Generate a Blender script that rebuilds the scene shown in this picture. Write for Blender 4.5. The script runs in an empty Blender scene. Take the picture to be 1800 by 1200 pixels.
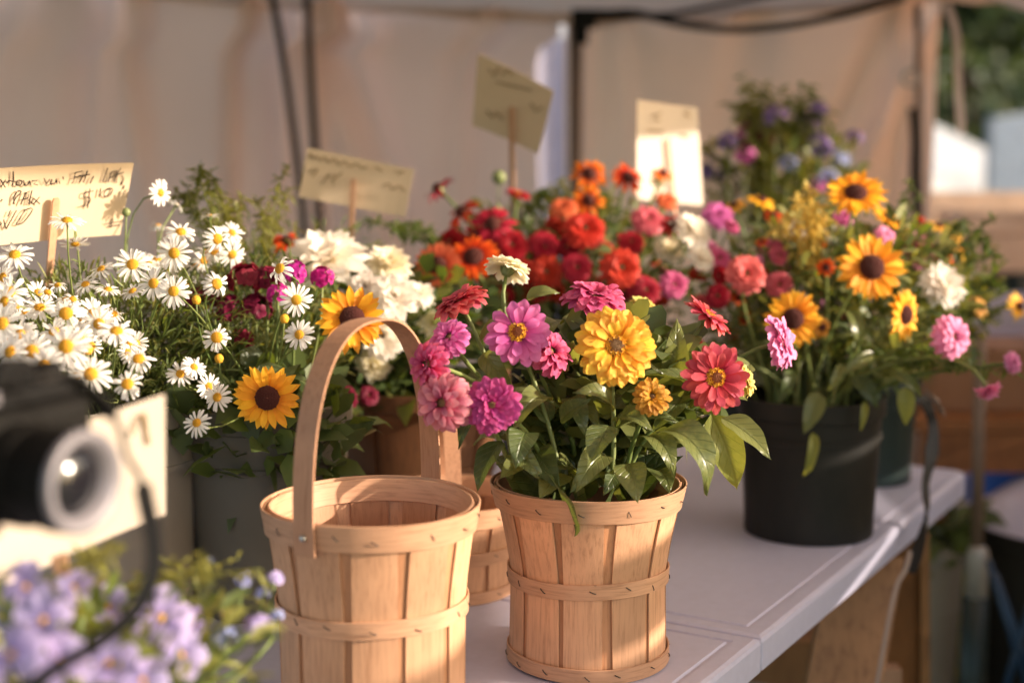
import bpy, math, random
from mathutils import Vector, Matrix
from math import sin, cos, pi, radians, sqrt, tan

random.seed(11)
S = bpy.context.scene
COL = S.collection
TH = radians(7.35); FPX = 2500.0; CZ = 1.326

# ------------------------------------------------------------------ camera
cd = bpy.data.cameras.new('camera')
cam = bpy.data.objects.new('camera', cd); COL.objects.link(cam)
cam.location = (0, 0, CZ); cam.rotation_euler = (radians(90) - TH, 0, 0)
cd.sensor_width = 36; cd.lens = 50; cd.clip_start = 0.05; cd.clip_end = 600
cd.dof.use_dof = True; cd.dof.focus_distance = 1.58; cd.dof.aperture_fstop = 2.1
cd.dof.aperture_blades = 0
S.camera = cam

# ------------------------------------------------------------------ sky, sun, exposure
SUN_AZ, SUN_EL = radians(-9), radians(16)          # azimuth from +X towards +Y
w = bpy.data.worlds.new('World'); S.world = w; w.use_nodes = True
nt = w.node_tree; bg = nt.nodes['Background']
sky = nt.nodes.new('ShaderNodeTexSky'); sky.sky_type = 'NISHITA'; sky.sun_disc = False
sky.sun_elevation = SUN_EL; sky.sun_rotation = pi / 2 - SUN_AZ
sky.air_density = 1.0; sky.dust_density = 2.5; sky.ozone_density = 1.0
nt.links.new(sky.outputs[0], bg.inputs[0]); bg.inputs[1].default_value = 0.15
sl = bpy.data.lights.new('sun', 'SUN'); sl.energy = 3.8; sl.angle = radians(0.6); sl.color = (1, .84, .68)
sun = bpy.data.objects.new('sun', sl); COL.objects.link(sun)
sdir = Vector((cos(SUN_EL) * cos(SUN_AZ), cos(SUN_EL) * sin(SUN_AZ), sin(SUN_EL)))
sun.rotation_euler = sdir.to_track_quat('Z', 'Y').to_euler(); sun.location = (6, 2, 6)
S.view_settings.view_transform = 'Standard'; S.view_settings.look = 'None'
S.view_settings.gamma = 1; S.view_settings.use_curve_mapping = False
S.view_settings.exposure = 1.26
S.cycles.use_denoising = True; S.cycles.max_bounces = 8; S.cycles.transparent_max_bounces = 8
S.cycles.diffuse_bounces = 5; S.cycles.sample_clamp_indirect = 6

# ------------------------------------------------------------------ helpers
def rayd(px, py):
    u = (px - 900) / FPX; v = (py - 600) / FPX
    return Vector((u, cos(TH) - sin(TH) * v, -sin(TH) - cos(TH) * v))
CAMP = Vector((0, 0, CZ))
def at(px, py, D):
    d = rayd(px, py); return CAMP + d * (D / d.y)
def onz(px, py, z):
    d = rayd(px, py); return CAMP + d * ((z - CZ) / d.z)
def onplane(px, py, p, n):
    d = rayd(px, py); return CAMP + d * ((p - CAMP).dot(n) / d.dot(n))

def mesh(name, verts, faces, mats=None, smooth=True, t=None, mi=None):
    me = bpy.data.meshes.new(name)
    me.from_pydata([tuple(v) for v in verts], [], faces)
    for m in (mats if isinstance(mats, (list, tuple)) else [mats]):
        if m: me.materials.append(m)
    if smooth: me.polygons.foreach_set('use_smooth', [True] * len(me.polygons))
    if mi: me.polygons.foreach_set('material_index', mi)
    if t is not None:
        a = me.attributes.new('t', 'FLOAT', 'POINT'); a.data.foreach_set('value', t)
    me.update()
    return me
def obj(name, me, parent=None, mx=None):
    o = bpy.data.objects.new(name, me); COL.objects.link(o)
    if parent: o.parent = parent
    if mx is not None: o.matrix_basis = mx
    return o
def tag(o, label=None, cat=None, group=None, kind=None):
    if label: o['label'] = label
    if cat: o['category'] = cat
    if group: o['group'] = group
    if kind: o['kind'] = kind
    return o
def thing(name, loc, label, cat, group=None):
    o = bpy.data.objects.new(name, None); COL.objects.link(o); o.location = loc
    o.empty_display_size = .02
    return tag(o, label, cat, group)

class MB:
    def __init__(s): s.v = []; s.f = []; s.t = []; s.m = []
    def add(s, vs, fs, t=None, mi=0):
        k = len(s.v); s.v += vs; s.f += [tuple(i + k for i in f) for f in fs]
        s.t += (t if t is not None else [0.5] * len(vs)); s.m += [mi] * len(fs)
    def box(s, c, sx, sy, sz, R=None, mi=0):
        c = Vector(c); vs = []
        for dz in (-.5, .5):
            for dx, dy in ((-.5, -.5), (.5, -.5), (.5, .5), (-.5, .5)):
                p = Vector((dx * sx, dy * sy, dz * sz)); vs.append(c + (R @ p if R else p))
        s.add(vs, [(3, 2, 1, 0), (4, 5, 6, 7), (0, 1, 5, 4), (1, 2, 6, 5), (2, 3, 7, 6), (3, 0, 4, 7)], mi=mi)
    def tube(s, pts, r, n=6, mi=0, r1=None, cap=True):
        pts = [Vector(p) for p in pts]; N = len(pts); vs = []; fs = []; ref = Vector((.31, .17, .93))
        for i, p in enumerate(pts):
            d = (pts[min(i + 1, N - 1)] - pts[max(i - 1, 0)]).normalized()
            x = d.cross(ref)
            if x.length < .05: x = d.cross(Vector((1, 0, 0)))
            x.normalize(); y = d.cross(x)
            rr = r if r1 is None else r + (r1 - r) * i / max(1, N - 1)
            for k in range(n): vs.append(p + (x * cos(2 * pi * k / n) + y * sin(2 * pi * k / n)) * rr)
        for i in range(N - 1):
            for k in range(n):
                a = i * n + k; b = i * n + (k + 1) % n; fs.append((a, b, b + n, a + n))
        if cap: fs += [tuple(range(n - 1, -1, -1)), tuple((N - 1) * n + k for k in range(n))]
        s.add(vs, fs, [i / (N - 1) for i in range(N) for _ in range(n)], mi)
    def ribbon(s, pts, wdir, wd, th=.0015, mi=0):
        """flat strap: wdir one vector or one per point"""
        pts = [Vector(p) for p in pts]; N = len(pts); vs = []; fs = []
        for i, p in enumerate(pts):
            d = (pts[min(i + 1, N - 1)] - pts[max(i - 1, 0)]).normalized()
            wv = Vector(wdir[i] if isinstance(wdir, list) else wdir); wv = (wv - d * wv.dot(d)).normalized()
            nn = d.cross(wv)
            ww = wd[i] if isinstance(wd, list) else wd
            for a, b in ((-1, -1), (1, -1), (1, 1), (-1, 1)): vs.append(p + wv * a * ww / 2 + nn * b * th / 2)
        for i in range(N - 1):
            for k in range(4):
                a = i * 4 + k; b = i * 4 + (k + 1) % 4; fs.append((a, b, b + 4, a + 4))
        fs += [(3, 2, 1, 0), tuple((N - 1) * 4 + k for k in range(4))]
        s.add(vs, fs, None, mi)
    def lathe(s, prof, n=40, c=(0, 0, 0), mi=0, R=None, closed=False):
        vs = []; fs = []; c = Vector(c)
        for r, z in prof:
            for k in range(n):
                p = Vector((r * cos(2 * pi * k / n), r * sin(2 * pi * k / n), z)); vs.append(c + (R @ p if R else p))
        M = len(prof)
        for i in range(M - 1 + (1 if closed else 0)):
            j = (i + 1) % M
            for k in range(n): fs.append((i * n + k, i * n + (k + 1) % n, j * n + (k + 1) % n, j * n + k))
        s.add(vs, fs, None, mi)
    def grid(s, fn, nu, nv, mi=0):
        vs = [Vector(fn(i / nu, j / nv)) for j in range(nv + 1) for i in range(nu + 1)]
        fs = [(j * (nu + 1) + i, j * (nu + 1) + i + 1, (j + 1) * (nu + 1) + i + 1, (j + 1) * (nu + 1) + i) for j in range(nv) for i in range(nu)]
        s.add(vs, fs, None, mi)
    def mesh(s, name, mats, smooth=False): return mesh(name, s.v, s.f, mats, smooth, s.t, s.m)
    def build(s, name, mats, parent=None, smooth=False, mx=None): return obj(name, s.mesh(name, mats, smooth), parent, mx)

def rel(o, p): return Vector(p) - Vector(o.location)
def bez(p0, p1, p2, p3, n):
    r = []
    for i in range(n + 1):
        t = i / n; a = 1 - t
        r.append(p0 * a**3 + p1 * 3 * a * a * t + p2 * 3 * a * t * t + p3 * t**3)
    return r
def smoothpath(P, n=6):
    P = [Vector(p) for p in P]; out = []
    for i in range(len(P) - 1):
        p0 = P[max(i - 1, 0)]; p1 = P[i]; p2 = P[i + 1]; p3 = P[min(i + 2, len(P) - 1)]
        for k in range(n):
            t = k / n
            out.append(.5 * ((2 * p1) + (p2 - p0) * t + (2 * p0 - 5 * p1 + 4 * p2 - p3) * t * t + (3 * p1 - p0 - 3 * p2 + p3) * t**3))
    return out + [P[-1]]
def basis(n, roll=0.0):
    z = Vector(n).normalized(); x = Vector((0, 0, 1)).cross(z)
    if x.length < .05: x = Vector((1, 0, 0))
    x.normalize(); y = z.cross(x)
    return Matrix((x, y, z)).transposed() @ Matrix.Rotation(roll, 3, 'Z')
def TRS(p, R, s=1.0):
    sc = Matrix.Diagonal((s, s, s, 1)) if not isinstance(s, tuple) else Matrix.Diagonal((*s, 1))
    return Matrix.Translation(p) @ R.to_4x4() @ sc

# ------------------------------------------------------------------ materials
MATS = {}
def base_mat(name):
    m = bpy.data.materials.new(name); m.use_nodes = True
    n = m.node_tree; b = n.nodes['Principled BSDF']; return m, n, b
def nd(n, typ, **kw):
    x = n.nodes.new(typ)
    for k, v in kw.items():
        if k in x.inputs: x.inputs[k].default_value = v
        else: setattr(x, k, v)
    return x
def lin(c):
    if isinstance(c, str):
        c = [int(c[i:i + 2], 16) / 255 for i in (0, 2, 4)]
        c = [x / 12.92 if x <= .04045 else ((x + .055) / 1.055)**2.4 for x in c]
    return (*c[:3], 1)
def mixc(n, a, b, fac, mode='MIX'):
    x = n.nodes.new('ShaderNodeMix'); x.data_type = 'RGBA'; x.blend_type = mode
    for sock, v in ((6, a), (7, b), (0, fac)):
        if hasattr(v, 'is_linked') or hasattr(v, 'links'): n.links.new(v, x.inputs[sock])
        else: x.inputs[sock].default_value = v
    return x.outputs[2]
def ramp(n, src, stops):
    r = n.nodes.new('ShaderNodeValToRGB'); e = r.color_ramp.elements
    while len(e) < len(stops): e.new(.5)
    for el, (p, c) in zip(e, stops): el.position = p; el.color = c if len(c) == 4 else lin(c)
    n.links.new(src, r.inputs[0]); return r.outputs[0]
def g(v): return (v, v, v, 1)

def petal_mat(name, c0, c1, tip=None, transl=.35, rough=.55, var=.25, sheen=0.0, hue=.012):
    """pigment from petal base c0 to blade c1 (and tip), attribute t runs base to tip"""
    if name in MATS: return MATS[name]
    m, n, b = base_mat(name)
    a = nd(n, 'ShaderNodeAttribute', attribute_name='t')
    st = [(0.0, lin(c0)), (.35, lin(c1)), (1.0, lin(tip if tip else c1))]
    col = ramp(n, a.outputs['Fac'], st)
    oi = n.nodes.new('ShaderNodeObjectInfo')
    tc = n.nodes.new('ShaderNodeTexCoord')
    mp = nd(n, 'ShaderNodeMapping'); mp.inputs['Scale'].default_value = (26, 3, 10); n.links.new(tc.outputs['Object'], mp.inputs[0])
    no = nd(n, 'ShaderNodeTexNoise', Scale=3.0, Detail=3.0); n.links.new(mp.outputs[0], no.inputs['Vector'])
    hs = n.nodes.new('ShaderNodeHueSaturation'); n.links.new(col, hs.inputs['Color'])
    mr = nd(n, 'ShaderNodeMapRange'); mr.inputs[3].default_value = 1 - var; mr.inputs[4].default_value = 1 + var
    ad = nd(n, 'ShaderNodeMath', operation='ADD'); n.links.new(oi.outputs['Random'], ad.inputs[0]); n.links.new(no.outputs[0], ad.inputs[1])
    hf = nd(n, 'ShaderNodeMath', operation='MULTIPLY'); hf.inputs[1].default_value = .5; n.links.new(ad.outputs[0], hf.inputs[0])
    n.links.new(hf.outputs[0], mr.inputs[0]); n.links.new(mr.outputs[0], hs.inputs['Value'])
    mh = nd(n, 'ShaderNodeMapRange'); mh.inputs[3].default_value = .5 - hue; mh.inputs[4].default_value = .5 + hue
    n.links.new(oi.outputs['Random'], mh.inputs[0]); n.links.new(mh.outputs[0], hs.inputs['Hue'])
    n.links.new(hs.outputs[0], b.inputs['Base Color']); b.inputs['Roughness'].default_value = rough
    b.inputs['Specular IOR Level'].default_value = .35
    bp = nd(n, 'ShaderNodeBump', Strength=.5, Distance=.0008); n.links.new(no.outputs[0], bp.inputs['Height']); n.links.new(bp.outputs[0], b.inputs['Normal'])
    tr = n.nodes.new('ShaderNodeBsdfTranslucent'); n.links.new(hs.outputs[0], tr.inputs[0])
    mx = nd(n, 'ShaderNodeMixShader'); mx.inputs[0].default_value = transl
    n.links.new(b.outputs[0], mx.inputs[1]); n.links.new(tr.outputs[0], mx.inputs[2])
    n.links.new(mx.outputs[0], n.nodes['Material Output'].inputs[0])
    MATS[name] = m; return m

def leaf_mat(name, c, c2, rough=.38, transl=.28, vein=True):
    m, n, b = base_mat(name)
    tc = n.nodes.new('ShaderNodeTexCoord'); sx = n.nodes.new('ShaderNodeSeparateXYZ'); n.links.new(tc.outputs['Object'], sx.inputs[0])
    oi = n.nodes.new('ShaderNodeObjectInfo')
    no = nd(n, 'ShaderNodeTexNoise', Scale=14.0 if vein else 30.0, Detail=4.0); n.links.new(tc.outputs['Object'], no.inputs['Vector'])
    ad = nd(n, 'ShaderNodeMath', operation='ADD'); n.links.new(no.outputs[0], ad.inputs[0]); n.links.new(oi.outputs['Random'], ad.inputs[1])
    col = ramp(n, ad.outputs[0], [(.25, lin(c)), (.95, lin(c2))] if False else [(.35, lin(c)), (1.0, lin(c2))])
    if vein:
        ab = nd(n, 'ShaderNodeMath', operation='ABSOLUTE'); n.links.new(sx.outputs[0], ab.inputs[0])
        # side veins: sin of (y - 1.1|x|) plus midrib
        mu = nd(n, 'ShaderNodeMath', operation='MULTIPLY_ADD'); mu.inputs[1].default_value = -1.1; n.links.new(ab.outputs[0], mu.inputs[0]); n.links.new(sx.outputs[1], mu.inputs[2])
        sc = nd(n, 'ShaderNodeMath', operation='MULTIPLY'); sc.inputs[1].default_value = 40; n.links.new(mu.outputs[0], sc.inputs[0])
        sn = nd(n, 'ShaderNodeMath', operation='SINE'); n.links.new(sc.outputs[0], sn.inputs[0])
        pw = nd(n, 'ShaderNodeMapRange'); pw.inputs[1].default_value = .8; pw.inputs[2].default_value = 1; n.links.new(sn.outputs[0], pw.inputs[0])
        md = nd(n, 'ShaderNodeMapRange'); md.inputs[1].default_value = .022; md.inputs[2].default_value = .008; n.links.new(ab.outputs[0], md.inputs[0])
        mxv = nd(n, 'ShaderNodeMath', operation='MAXIMUM'); n.links.new(pw.outputs[0], mxv.inputs[0]); n.links.new(md.outputs[0], mxv.inputs[1])
        k = nd(n, 'ShaderNodeMath', operation='MULTIPLY'); k.inputs[1].default_value = .15; n.links.new(mxv.outputs[0], k.inputs[0])
        col = mixc(n, col, (.16, .2, .06, 1), k.outputs[0])
        bp = nd(n, 'ShaderNodeBump', Strength=.5, Distance=.002, invert=True); n.links.new(mxv.outputs[0], bp.inputs['Height']); n.links.new(bp.outputs[0], b.inputs['Normal'])
    n.links.new(col, b.inputs['Base Color']); b.inputs['Roughness'].default_value = rough
    tr = n.nodes.new('ShaderNodeBsdfTranslucent'); tcol = mixc(n, col, (2.2, 2.0, .8, 1), 1.0, 'MULTIPLY'); n.links.new(tcol, tr.inputs[0])
    mx = nd(n, 'ShaderNodeMixShader'); mx.inputs[0].default_value = transl
    n.links.new(b.outputs[0], mx.inputs[1]); n.links.new(tr.outputs[0], mx.inputs[2])
    n.links.new(mx.outputs[0], n.nodes['Material Output'].inputs[0])
    return m

def plain(name, c, rough=.5, c2=None, scale=8.0, bump=0.0, metal=0.0, spec=.5, detail=5.0, stretch=(1, 1, 1), transl=0.0):
    m, n, b = base_mat(name)
    tc = n.nodes.new('ShaderNodeTexCoord'); mp = n.nodes.new('ShaderNodeMapping'); mp.inputs['Scale'].default_value = stretch
    n.links.new(tc.outputs['Object'], mp.inputs[0])
    no = nd(n, 'ShaderNodeTexNoise', Scale=scale, Detail=detail, Roughness=.6); n.links.new(mp.outputs[0], no.inputs['Vector'])
    c2 = c2 if c2 else tuple(x * .8 for x in lin(c)[:3])
    col = ramp(n, no.outputs[0], [(.3, lin(c2)), (.7, lin(c))])
    n.links.new(col, b.inputs['Base Color'])
    rr = nd(n, 'ShaderNodeMapRange'); rr.inputs[3].default_value = max(0, rough - .08); rr.inputs[4].default_value = min(1, rough + .08)
    n.links.new(no.outputs[0], rr.inputs[0]); n.links.new(rr.outputs[0], b.inputs['Roughness'])
    b.inputs['Metallic'].default_value = metal; b.inputs['Specular IOR Level'].default_value = spec
    if bump:
        bp = nd(n, 'ShaderNodeBump', Strength=bump, Distance=.002); n.links.new(no.outputs[0], bp.inputs['Height']); n.links.new(bp.outputs[0], b.inputs['Normal'])
    if transl:
        tr = n.nodes.new('ShaderNodeBsdfTranslucent'); n.links.new(col, tr.inputs[0])
        mx = nd(n, 'ShaderNodeMixShader'); mx.inputs[0].default_value = transl
        n.links.new(b.outputs[0], mx.inputs[1]); n.links.new(tr.outputs[0], mx.inputs[2])
        n.links.new(mx.outputs[0], n.nodes['Material Output'].inputs[0])
    return m

def wood_mat(name, light, dark, grain=(60, 60, 3), rough=.5, knots=True):
    m, n, b = base_mat(name)
    tc = n.nodes.new('ShaderNodeTexCoord'); oi = n.nodes.new('ShaderNodeObjectInfo')
    of = n.nodes.new('ShaderNodeVectorMath'); of.operation = 'ADD'
    cmb = n.nodes.new('ShaderNodeCombineXYZ')
    ms = nd(n, 'ShaderNodeMath', operation='MULTIPLY'); ms.inputs[1].default_value = 40; n.links.new(oi.outputs['Random'], ms.inputs[0])
    for i in range(3): n.links.new(ms.outputs[0], cmb.inputs[i])
    n.links.new(tc.outputs['Object'], of.inputs[0]); n.links.new(cmb.outputs[0], of.inputs[1])
    mp = n.nodes.new('ShaderNodeMapping'); mp.inputs['Scale'].default_value = grain; n.links.new(of.outputs[0], mp.inputs[0])
    no = nd(n, 'ShaderNodeTexNoise', Scale=4.0, Detail=6.0, Roughness=.65, Distortion=.4); n.links.new(mp.outputs[0], no.inputs['Vector'])
    col = ramp(n, no.outputs[0], [(.28, lin(dark)), (.5, lin(light)), (.8, tuple(min(1, x * 1.12) for x in lin(light)[:3]) + (1,))])
    n2 = nd(n, 'ShaderNodeTexNoise', Scale=9.0, Detail=3.0); n.links.new(of.outputs[0], n2.inputs['Vector'])
    bl = ramp(n, n2.outputs[0], [(.25, g(.72)), (.65, g(1.0))])
    col = mixc(n, col, bl, 1.0, 'MULTIPLY')
    vr = nd(n, 'ShaderNodeMapRange'); vr.inputs[3].default_value = .8; vr.inputs[4].default_value = 1.12; n.links.new(oi.outputs['Random'], vr.inputs[0])
    hs = n.nodes.new('ShaderNodeHueSaturation'); n.links.new(col, hs.inputs['Color']); n.links.new(vr.outputs[0], hs.inputs['Value']); col = hs.outputs[0]
    if knots:
        vo = nd(n, 'ShaderNodeTexVoronoi', Scale=22.0); mpk = n.nodes.new('ShaderNodeMapping'); mpk.inputs['Scale'].default_value = (1, 1, .55)
        n.links.new(of.outputs[0], mpk.inputs[0]); n.links.new(mpk.outputs[0], vo.inputs['Vector'])
        sel = nd(n, 'ShaderNodeSeparateColor'); n.links.new(vo.outputs['Color'], sel.inputs[0])
        gt = nd(n, 'ShaderNodeMath', operation='GREATER_THAN'); gt.inputs[1].default_value = .8; n.links.new(sel.outputs[0], gt.inputs[0])
        kr = nd(n, 'ShaderNodeMapRange'); kr.inputs[1].default_value = .06; kr.inputs[2].default_value = .02; n.links.new(vo.outputs['Distance'], kr.inputs[0])
        kk = nd(n, 'ShaderNodeMath', operation='MULTIPLY'); n.links.new(kr.outputs[0], kk.inputs[0]); n.links.new(gt.outputs[0], kk.inputs[1])
        col = mixc(n, col, (.07, .035, .02, 1), kk.outputs[0])
    n.links.new(col, b.inputs['Base Color']); b.inputs['Roughness'].default_value = rough
    b.inputs['Specular IOR Level'].default_value = .4
    bp = nd(n, 'ShaderNodeBump', Strength=.25, Distance=.0008); n.links.new(no.outputs[0], bp.inputs['Height']); n.links.new(bp.outputs[0], b.inputs['Normal'])
    return m

M = {}
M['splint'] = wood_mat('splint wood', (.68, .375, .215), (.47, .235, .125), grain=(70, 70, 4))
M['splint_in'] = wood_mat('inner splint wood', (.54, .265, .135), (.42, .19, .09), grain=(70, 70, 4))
M['handle'] = wood_mat('handle wood', (.56, .295, .175), (.42, .20, .11), grain=(70, 70, 4))
M['hoop'] = wood_mat('hoop wood', (.69, .385, .23), (.48, .245, .135), grain=(6, 6, 90))
M['oldwood'] = wood_mat('old basket wood', (.15, .065, .027), (.085, .036, .015), grain=(70, 70, 4))
M['pine'] = wood_mat('pine board', (.36, .175, .072), (.19, .082, .033), grain=(24, 24, 1.2))
M['pine_red'] = wood_mat('red pine board', (.30, .12, .04), (.2, .075, .025), grain=(30, 30, 2))
M['stick'] = wood_mat('stick wood', (.58, .33, .2), (.48, .25, .14), grain=(80, 80, 4), knots=False)
M['staple'] = plain('staple steel', (.06, .055, .05), .5, metal=.6)
M['rivet'] = plain('rivet steel', (.55, .53, .5), .3, metal=1.0)
M['table'] = plain('white plastic table', (.52, .515, .66), .40, (.47, .465, .60), scale=70, bump=.12)
M['grey_plastic'] = plain('grey bucket plastic', (.155, .138, .108), .55, (.12, .105, .08), spec=.3, scale=5, bump=.05)
M['beige_plastic'] = plain('beige bucket plastic', (.33, .29, .23), .5, (.28, .24, .19), scale=5)
M['black_plastic'] = plain('black bucket plastic', (.006, .0065, .006), .5, (.030, .027, .022), spec=.3, scale=6, bump=.06, stretch=(1, 1, .5))
M['green_plastic'] = plain('dark green plastic', (.012, .03, .028), .4, (.01, .02, .02), scale=7)
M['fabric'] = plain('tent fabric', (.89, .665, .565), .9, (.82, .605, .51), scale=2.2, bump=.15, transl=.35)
M['fabric_glow'] = plain('tent fabric with painted glow', (.91, .68, .52), .9, (.82, .60, .45), scale=2.5, bump=.15, transl=.40)  # tent fabric lightened and warmed, standing in for the glow on that wall
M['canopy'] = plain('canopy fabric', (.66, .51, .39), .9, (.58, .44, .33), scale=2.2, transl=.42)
M['black_cord'] = plain('black cord', (.005, .005, .0045), .7, spec=.2)
M['pole'] = plain('tent pole', (.20, .13, .09), .6)
M['grey_metal'] = plain('grey metal', (.42, .40, .37), .45, metal=.5)
M['dark_metal'] = plain('dark painted metal', (.018, .02, .02), .4, metal=.2)
M['paper'] = plain('cream card', (.70, .54, .37), .75, (.64, .49, .33), scale=6, bump=.1)
M['paper_white'] = plain('white card', (.62, .53, .45), .75, (.58, .49, .41), scale=6, bump=.1)
M['ink'] = plain('brown ink', (.03, .018, .012), .7)
M['ink_soft'] = plain('faded ink', (.32, .22, .12), .7)
M['cam_black'] = plain('camera leatherette', (.006, .0055, .005), .6, (.009, .008, .007), scale=180, bump=.4, spec=.1)
M['cam_metal'] = plain('camera metal', (.006, .0055, .0055), .6, spec=.12)
M['cam_ring'] = plain('lens ring', (.22, .205, .23), .45, metal=.2)
M['strap'] = plain('black strap', (.012, .010, .008), .55)
M['strap_pale'] = plain('pale strap back', (.36, .26, .21), .7)
M['stem'] = leaf_mat('stem green', (.10, .16, .035), (.2, .24, .07), .5, .12, False)
M['stem_pale'] = leaf_mat('pale stem green', (.16, .2, .06), (.26, .28, .1), .5, .12, False)
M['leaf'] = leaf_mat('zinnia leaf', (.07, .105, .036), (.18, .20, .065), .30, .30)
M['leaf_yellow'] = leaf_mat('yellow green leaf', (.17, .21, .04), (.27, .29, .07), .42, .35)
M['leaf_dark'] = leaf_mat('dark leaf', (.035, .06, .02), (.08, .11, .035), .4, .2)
M['fol_a'] = leaf_mat('foliage green', (.05, .085, .022), (.11, .15, .035), .5, .3, False)
M['fol_b'] = leaf_mat('foliage olive', (.11, .13, .03), (.2, .2, .05), .5, .3, False)
M['calyx'] = leaf_mat('calyx green', (.10, .15, .05), (.2, .24, .09), .5, .1, False)
M['disc_yellow'] = plain('daisy disc', (.86, .46, .03), .7, (.66, .29, .01), scale=900, bump=.6)
M['disc_brown'] = plain('dark disc', (.075, .010, .007), .8, (.14, .025, .012), scale=700, bump=.9)
M['disc_red'] = plain('red brown disc', (.20, .04, .012), .7, (.34, .1, .02), scale=700, bump=.6)
M['disc_olive'] = plain('dried disc', (.34, .2, .08), .7, (.22, .1, .05), scale=600, bump=.7)
M['floret'] = plain('yellow floret', (.92, .55, .04), .6, (.75, .33, .02), scale=300)
M['glass'] = plain('lens glass', (.01, .01, .014), .16, spec=.6)
# ------------------------------------------------------------------ petals, leaves, flower heads
rnd = random.Random(5)
def petal_geo(shape, W, cup=.25, droop=.3, notch=.05, nx=3, ny=6, wob=0.0, r=rnd):
    """unit-length petal along +y, face up; returns verts, faces, t"""
    vs = []; fs = []; ts = []
    ph = r.uniform(0, 6.3); lean = r.uniform(-.06, .06)
    y = z = 0.0; ang = 0.0; st = 1.0 / ny
    for j in range(ny + 1):
        t = j / ny
        if shape == 'round': w = (.30 + .70 * sin(pi / 2 * min(1, t / .78))) * (1 - .50 * max(0, (t - .80) / .2)**2)
        elif shape == 'point': w = (.38 + .62 * sin(pi / 2 * min(1, t / .55))) * max(.05, 1 - max(0, (t - .5) / .5)**2.1)
        elif shape == 'strap': w = (.55 + .45 * sin(pi / 2 * min(1, t / .5))) * (1 if t < .85 else sqrt(max(.2, 1 - ((t - .85) / .17)**2)))
        else: w = (.3 + .7 * sin(pi / 2 * min(1, t / .8))) * sqrt(max(.25, 1 - max(0, (t - .75) / .29)**2))
        w *= W
        for i in range(nx + 1):
            s = -1 + 2 * i / nx
            yy = y - notch * (cos(s * pi * 1.5) if shape == 'strap' else s * s) * t**5
            vs.append(Vector((s * w + lean * t * t, yy, z + cup * w * (s * s) * (1 - .4 * t) + wob * sin(s * 3 + ph + t * 5) * t)))
            ts.append(t)
        if j < ny:
            ang = -droop * t * 1.6
            y += st * cos(ang); z += st * sin(ang)
    n = nx + 1
    for j in range(ny):
        for i in range(nx): fs.append((j * n + i, j * n + i + 1, (j + 1) * n + i + 1, (j + 1) * n + i))
    return vs, fs, ts

# rows: (count, r0, elevation deg, length) for a head of diameter 1
KIND = {
 'layered_small': dict(shape='round', W=.20, cup=.30, droop=.16, notch=.055, wob=.025, rows=[(17, .10, -9, .40), (16, .10, 2, .375), (15, .10, 11, .33), (13, .09, 21, .26), (9, .075, 36, .18), (6, .05, 55, .12)], jit=7, nx=4, disc=.07, dm='disc_olive'),
 'layered': dict(shape='round', W=.19, cup=.30, droop=.16, notch=.055, wob=.025, rows=[(19, .13, -9, .37), (18, .13, 0, .355), (17, .13, 8, .32), (15, .125, 16, .26), (11, .12, 27, .18)], jit=6, nx=4, disc=.125, dm='disc_olive', florets=True),
 'double': dict(shape='round', W=.235, cup=.20, droop=.32, notch=.06, wob=.025, rows=[(16, .10, -8, .40), (15, .10, 3, .39), (14, .10, 14, .34), (12, .09, 28, .27), (10, .08, 44, .20), (7, .06, 60, .14)], jit=8, nx=4, disc=.085, dm='disc_olive'),
 'pompon': dict(shape='round', W=.20, cup=.55, droop=.45, notch=.04, wob=.02, rows=[(15, .14, -34, .35), (15, .14, -12, .36), (14, .13, 8, .34), (12, .12, 26, .30), (10, .10, 44, .25), (7, .07, 62, .19)], jit=9, disc=.07, dm='disc_olive'),
 'single': dict(shape='round', W=.235, nx=4, cup=.18, droop=.18, notch=.06, wob=.015, rows=[(14, .11, -3, .40), (12, .11, 12, .36), (6, .10, 24, .28)], jit=6, disc=.125, dm='disc_red', florets=True),
 'reddy': dict(shape='round', W=.18, cup=.35, droop=.12, notch=.05, wob=.015, rows=[(18, .11, -4, .40), (17, .11, 9, .37), (10, .10, 22, .29)], jit=6, disc=.125, dm='disc_red', florets=True),
 'sun': dict(shape='point', W=.165, nx=4, cup=.25, droop=.10, notch=0, wob=.012, rows=[(19, .16, -3, .35), (17, .16, 9, .32)], jit=6, disc=.185, dm='disc_brown'),
 'daisyold': dict(shape='strap', W=.115, cup=.25, droop=.7, notch=.06, wob=.04, rows=[(15, .13, -14, .37), (4, .12, 20, .30)], jit=24, disc=.16, dm='disc_yellow', nx=2, ny=5),
 'rud': dict(shape='point', W=.20, cup=.3, droop=.3, notch=0, wob=.02, rows=[(11, .13, -8, .38), (4, .13, 6, .34)], jit=9, disc=.15, dm='disc_brown', cone=1.0),
 'daisy': dict(shape='strap', W=.118, cup=.25, droop=.22, notch=.06, wob=.02, rows=[(16, .13, -2, .38), (7, .12, 8, .36)], jit=14, disc=.15, dm='disc_yellow', nx=2, ny=4),
 'dahlia': dict(shape='point', W=.26, cup=.55, droop=.1, notch=0, wob=.03, rows=[(15, .06, -8, .44), (14, .06, 10, .42), (12, .06, 28, .38), (10, .05, 46, .32), (7, .04, 64, .26)], jit=9, disc=.05, dm='disc_olive'),
 'peony': dict(shape='point', W=.25, cup=.5, droop=.12, notch=0, wob=.04, rows=[(10, .04, -4, .46), (10, .04, 14, .45), (9, .04, 32, .42), (8, .03, 52, .38), (6, .03, 70, .32)], jit=12, disc=.04, dm='disc_olive'),
 'bell': dict(shape='round', W=.40, cup=.25, droop=.25, notch=.10, wob=.03, rows=[(5, .04, 14, .46)], jit=8, disc=.06, dm='floret'),
}
PV = {}
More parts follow.
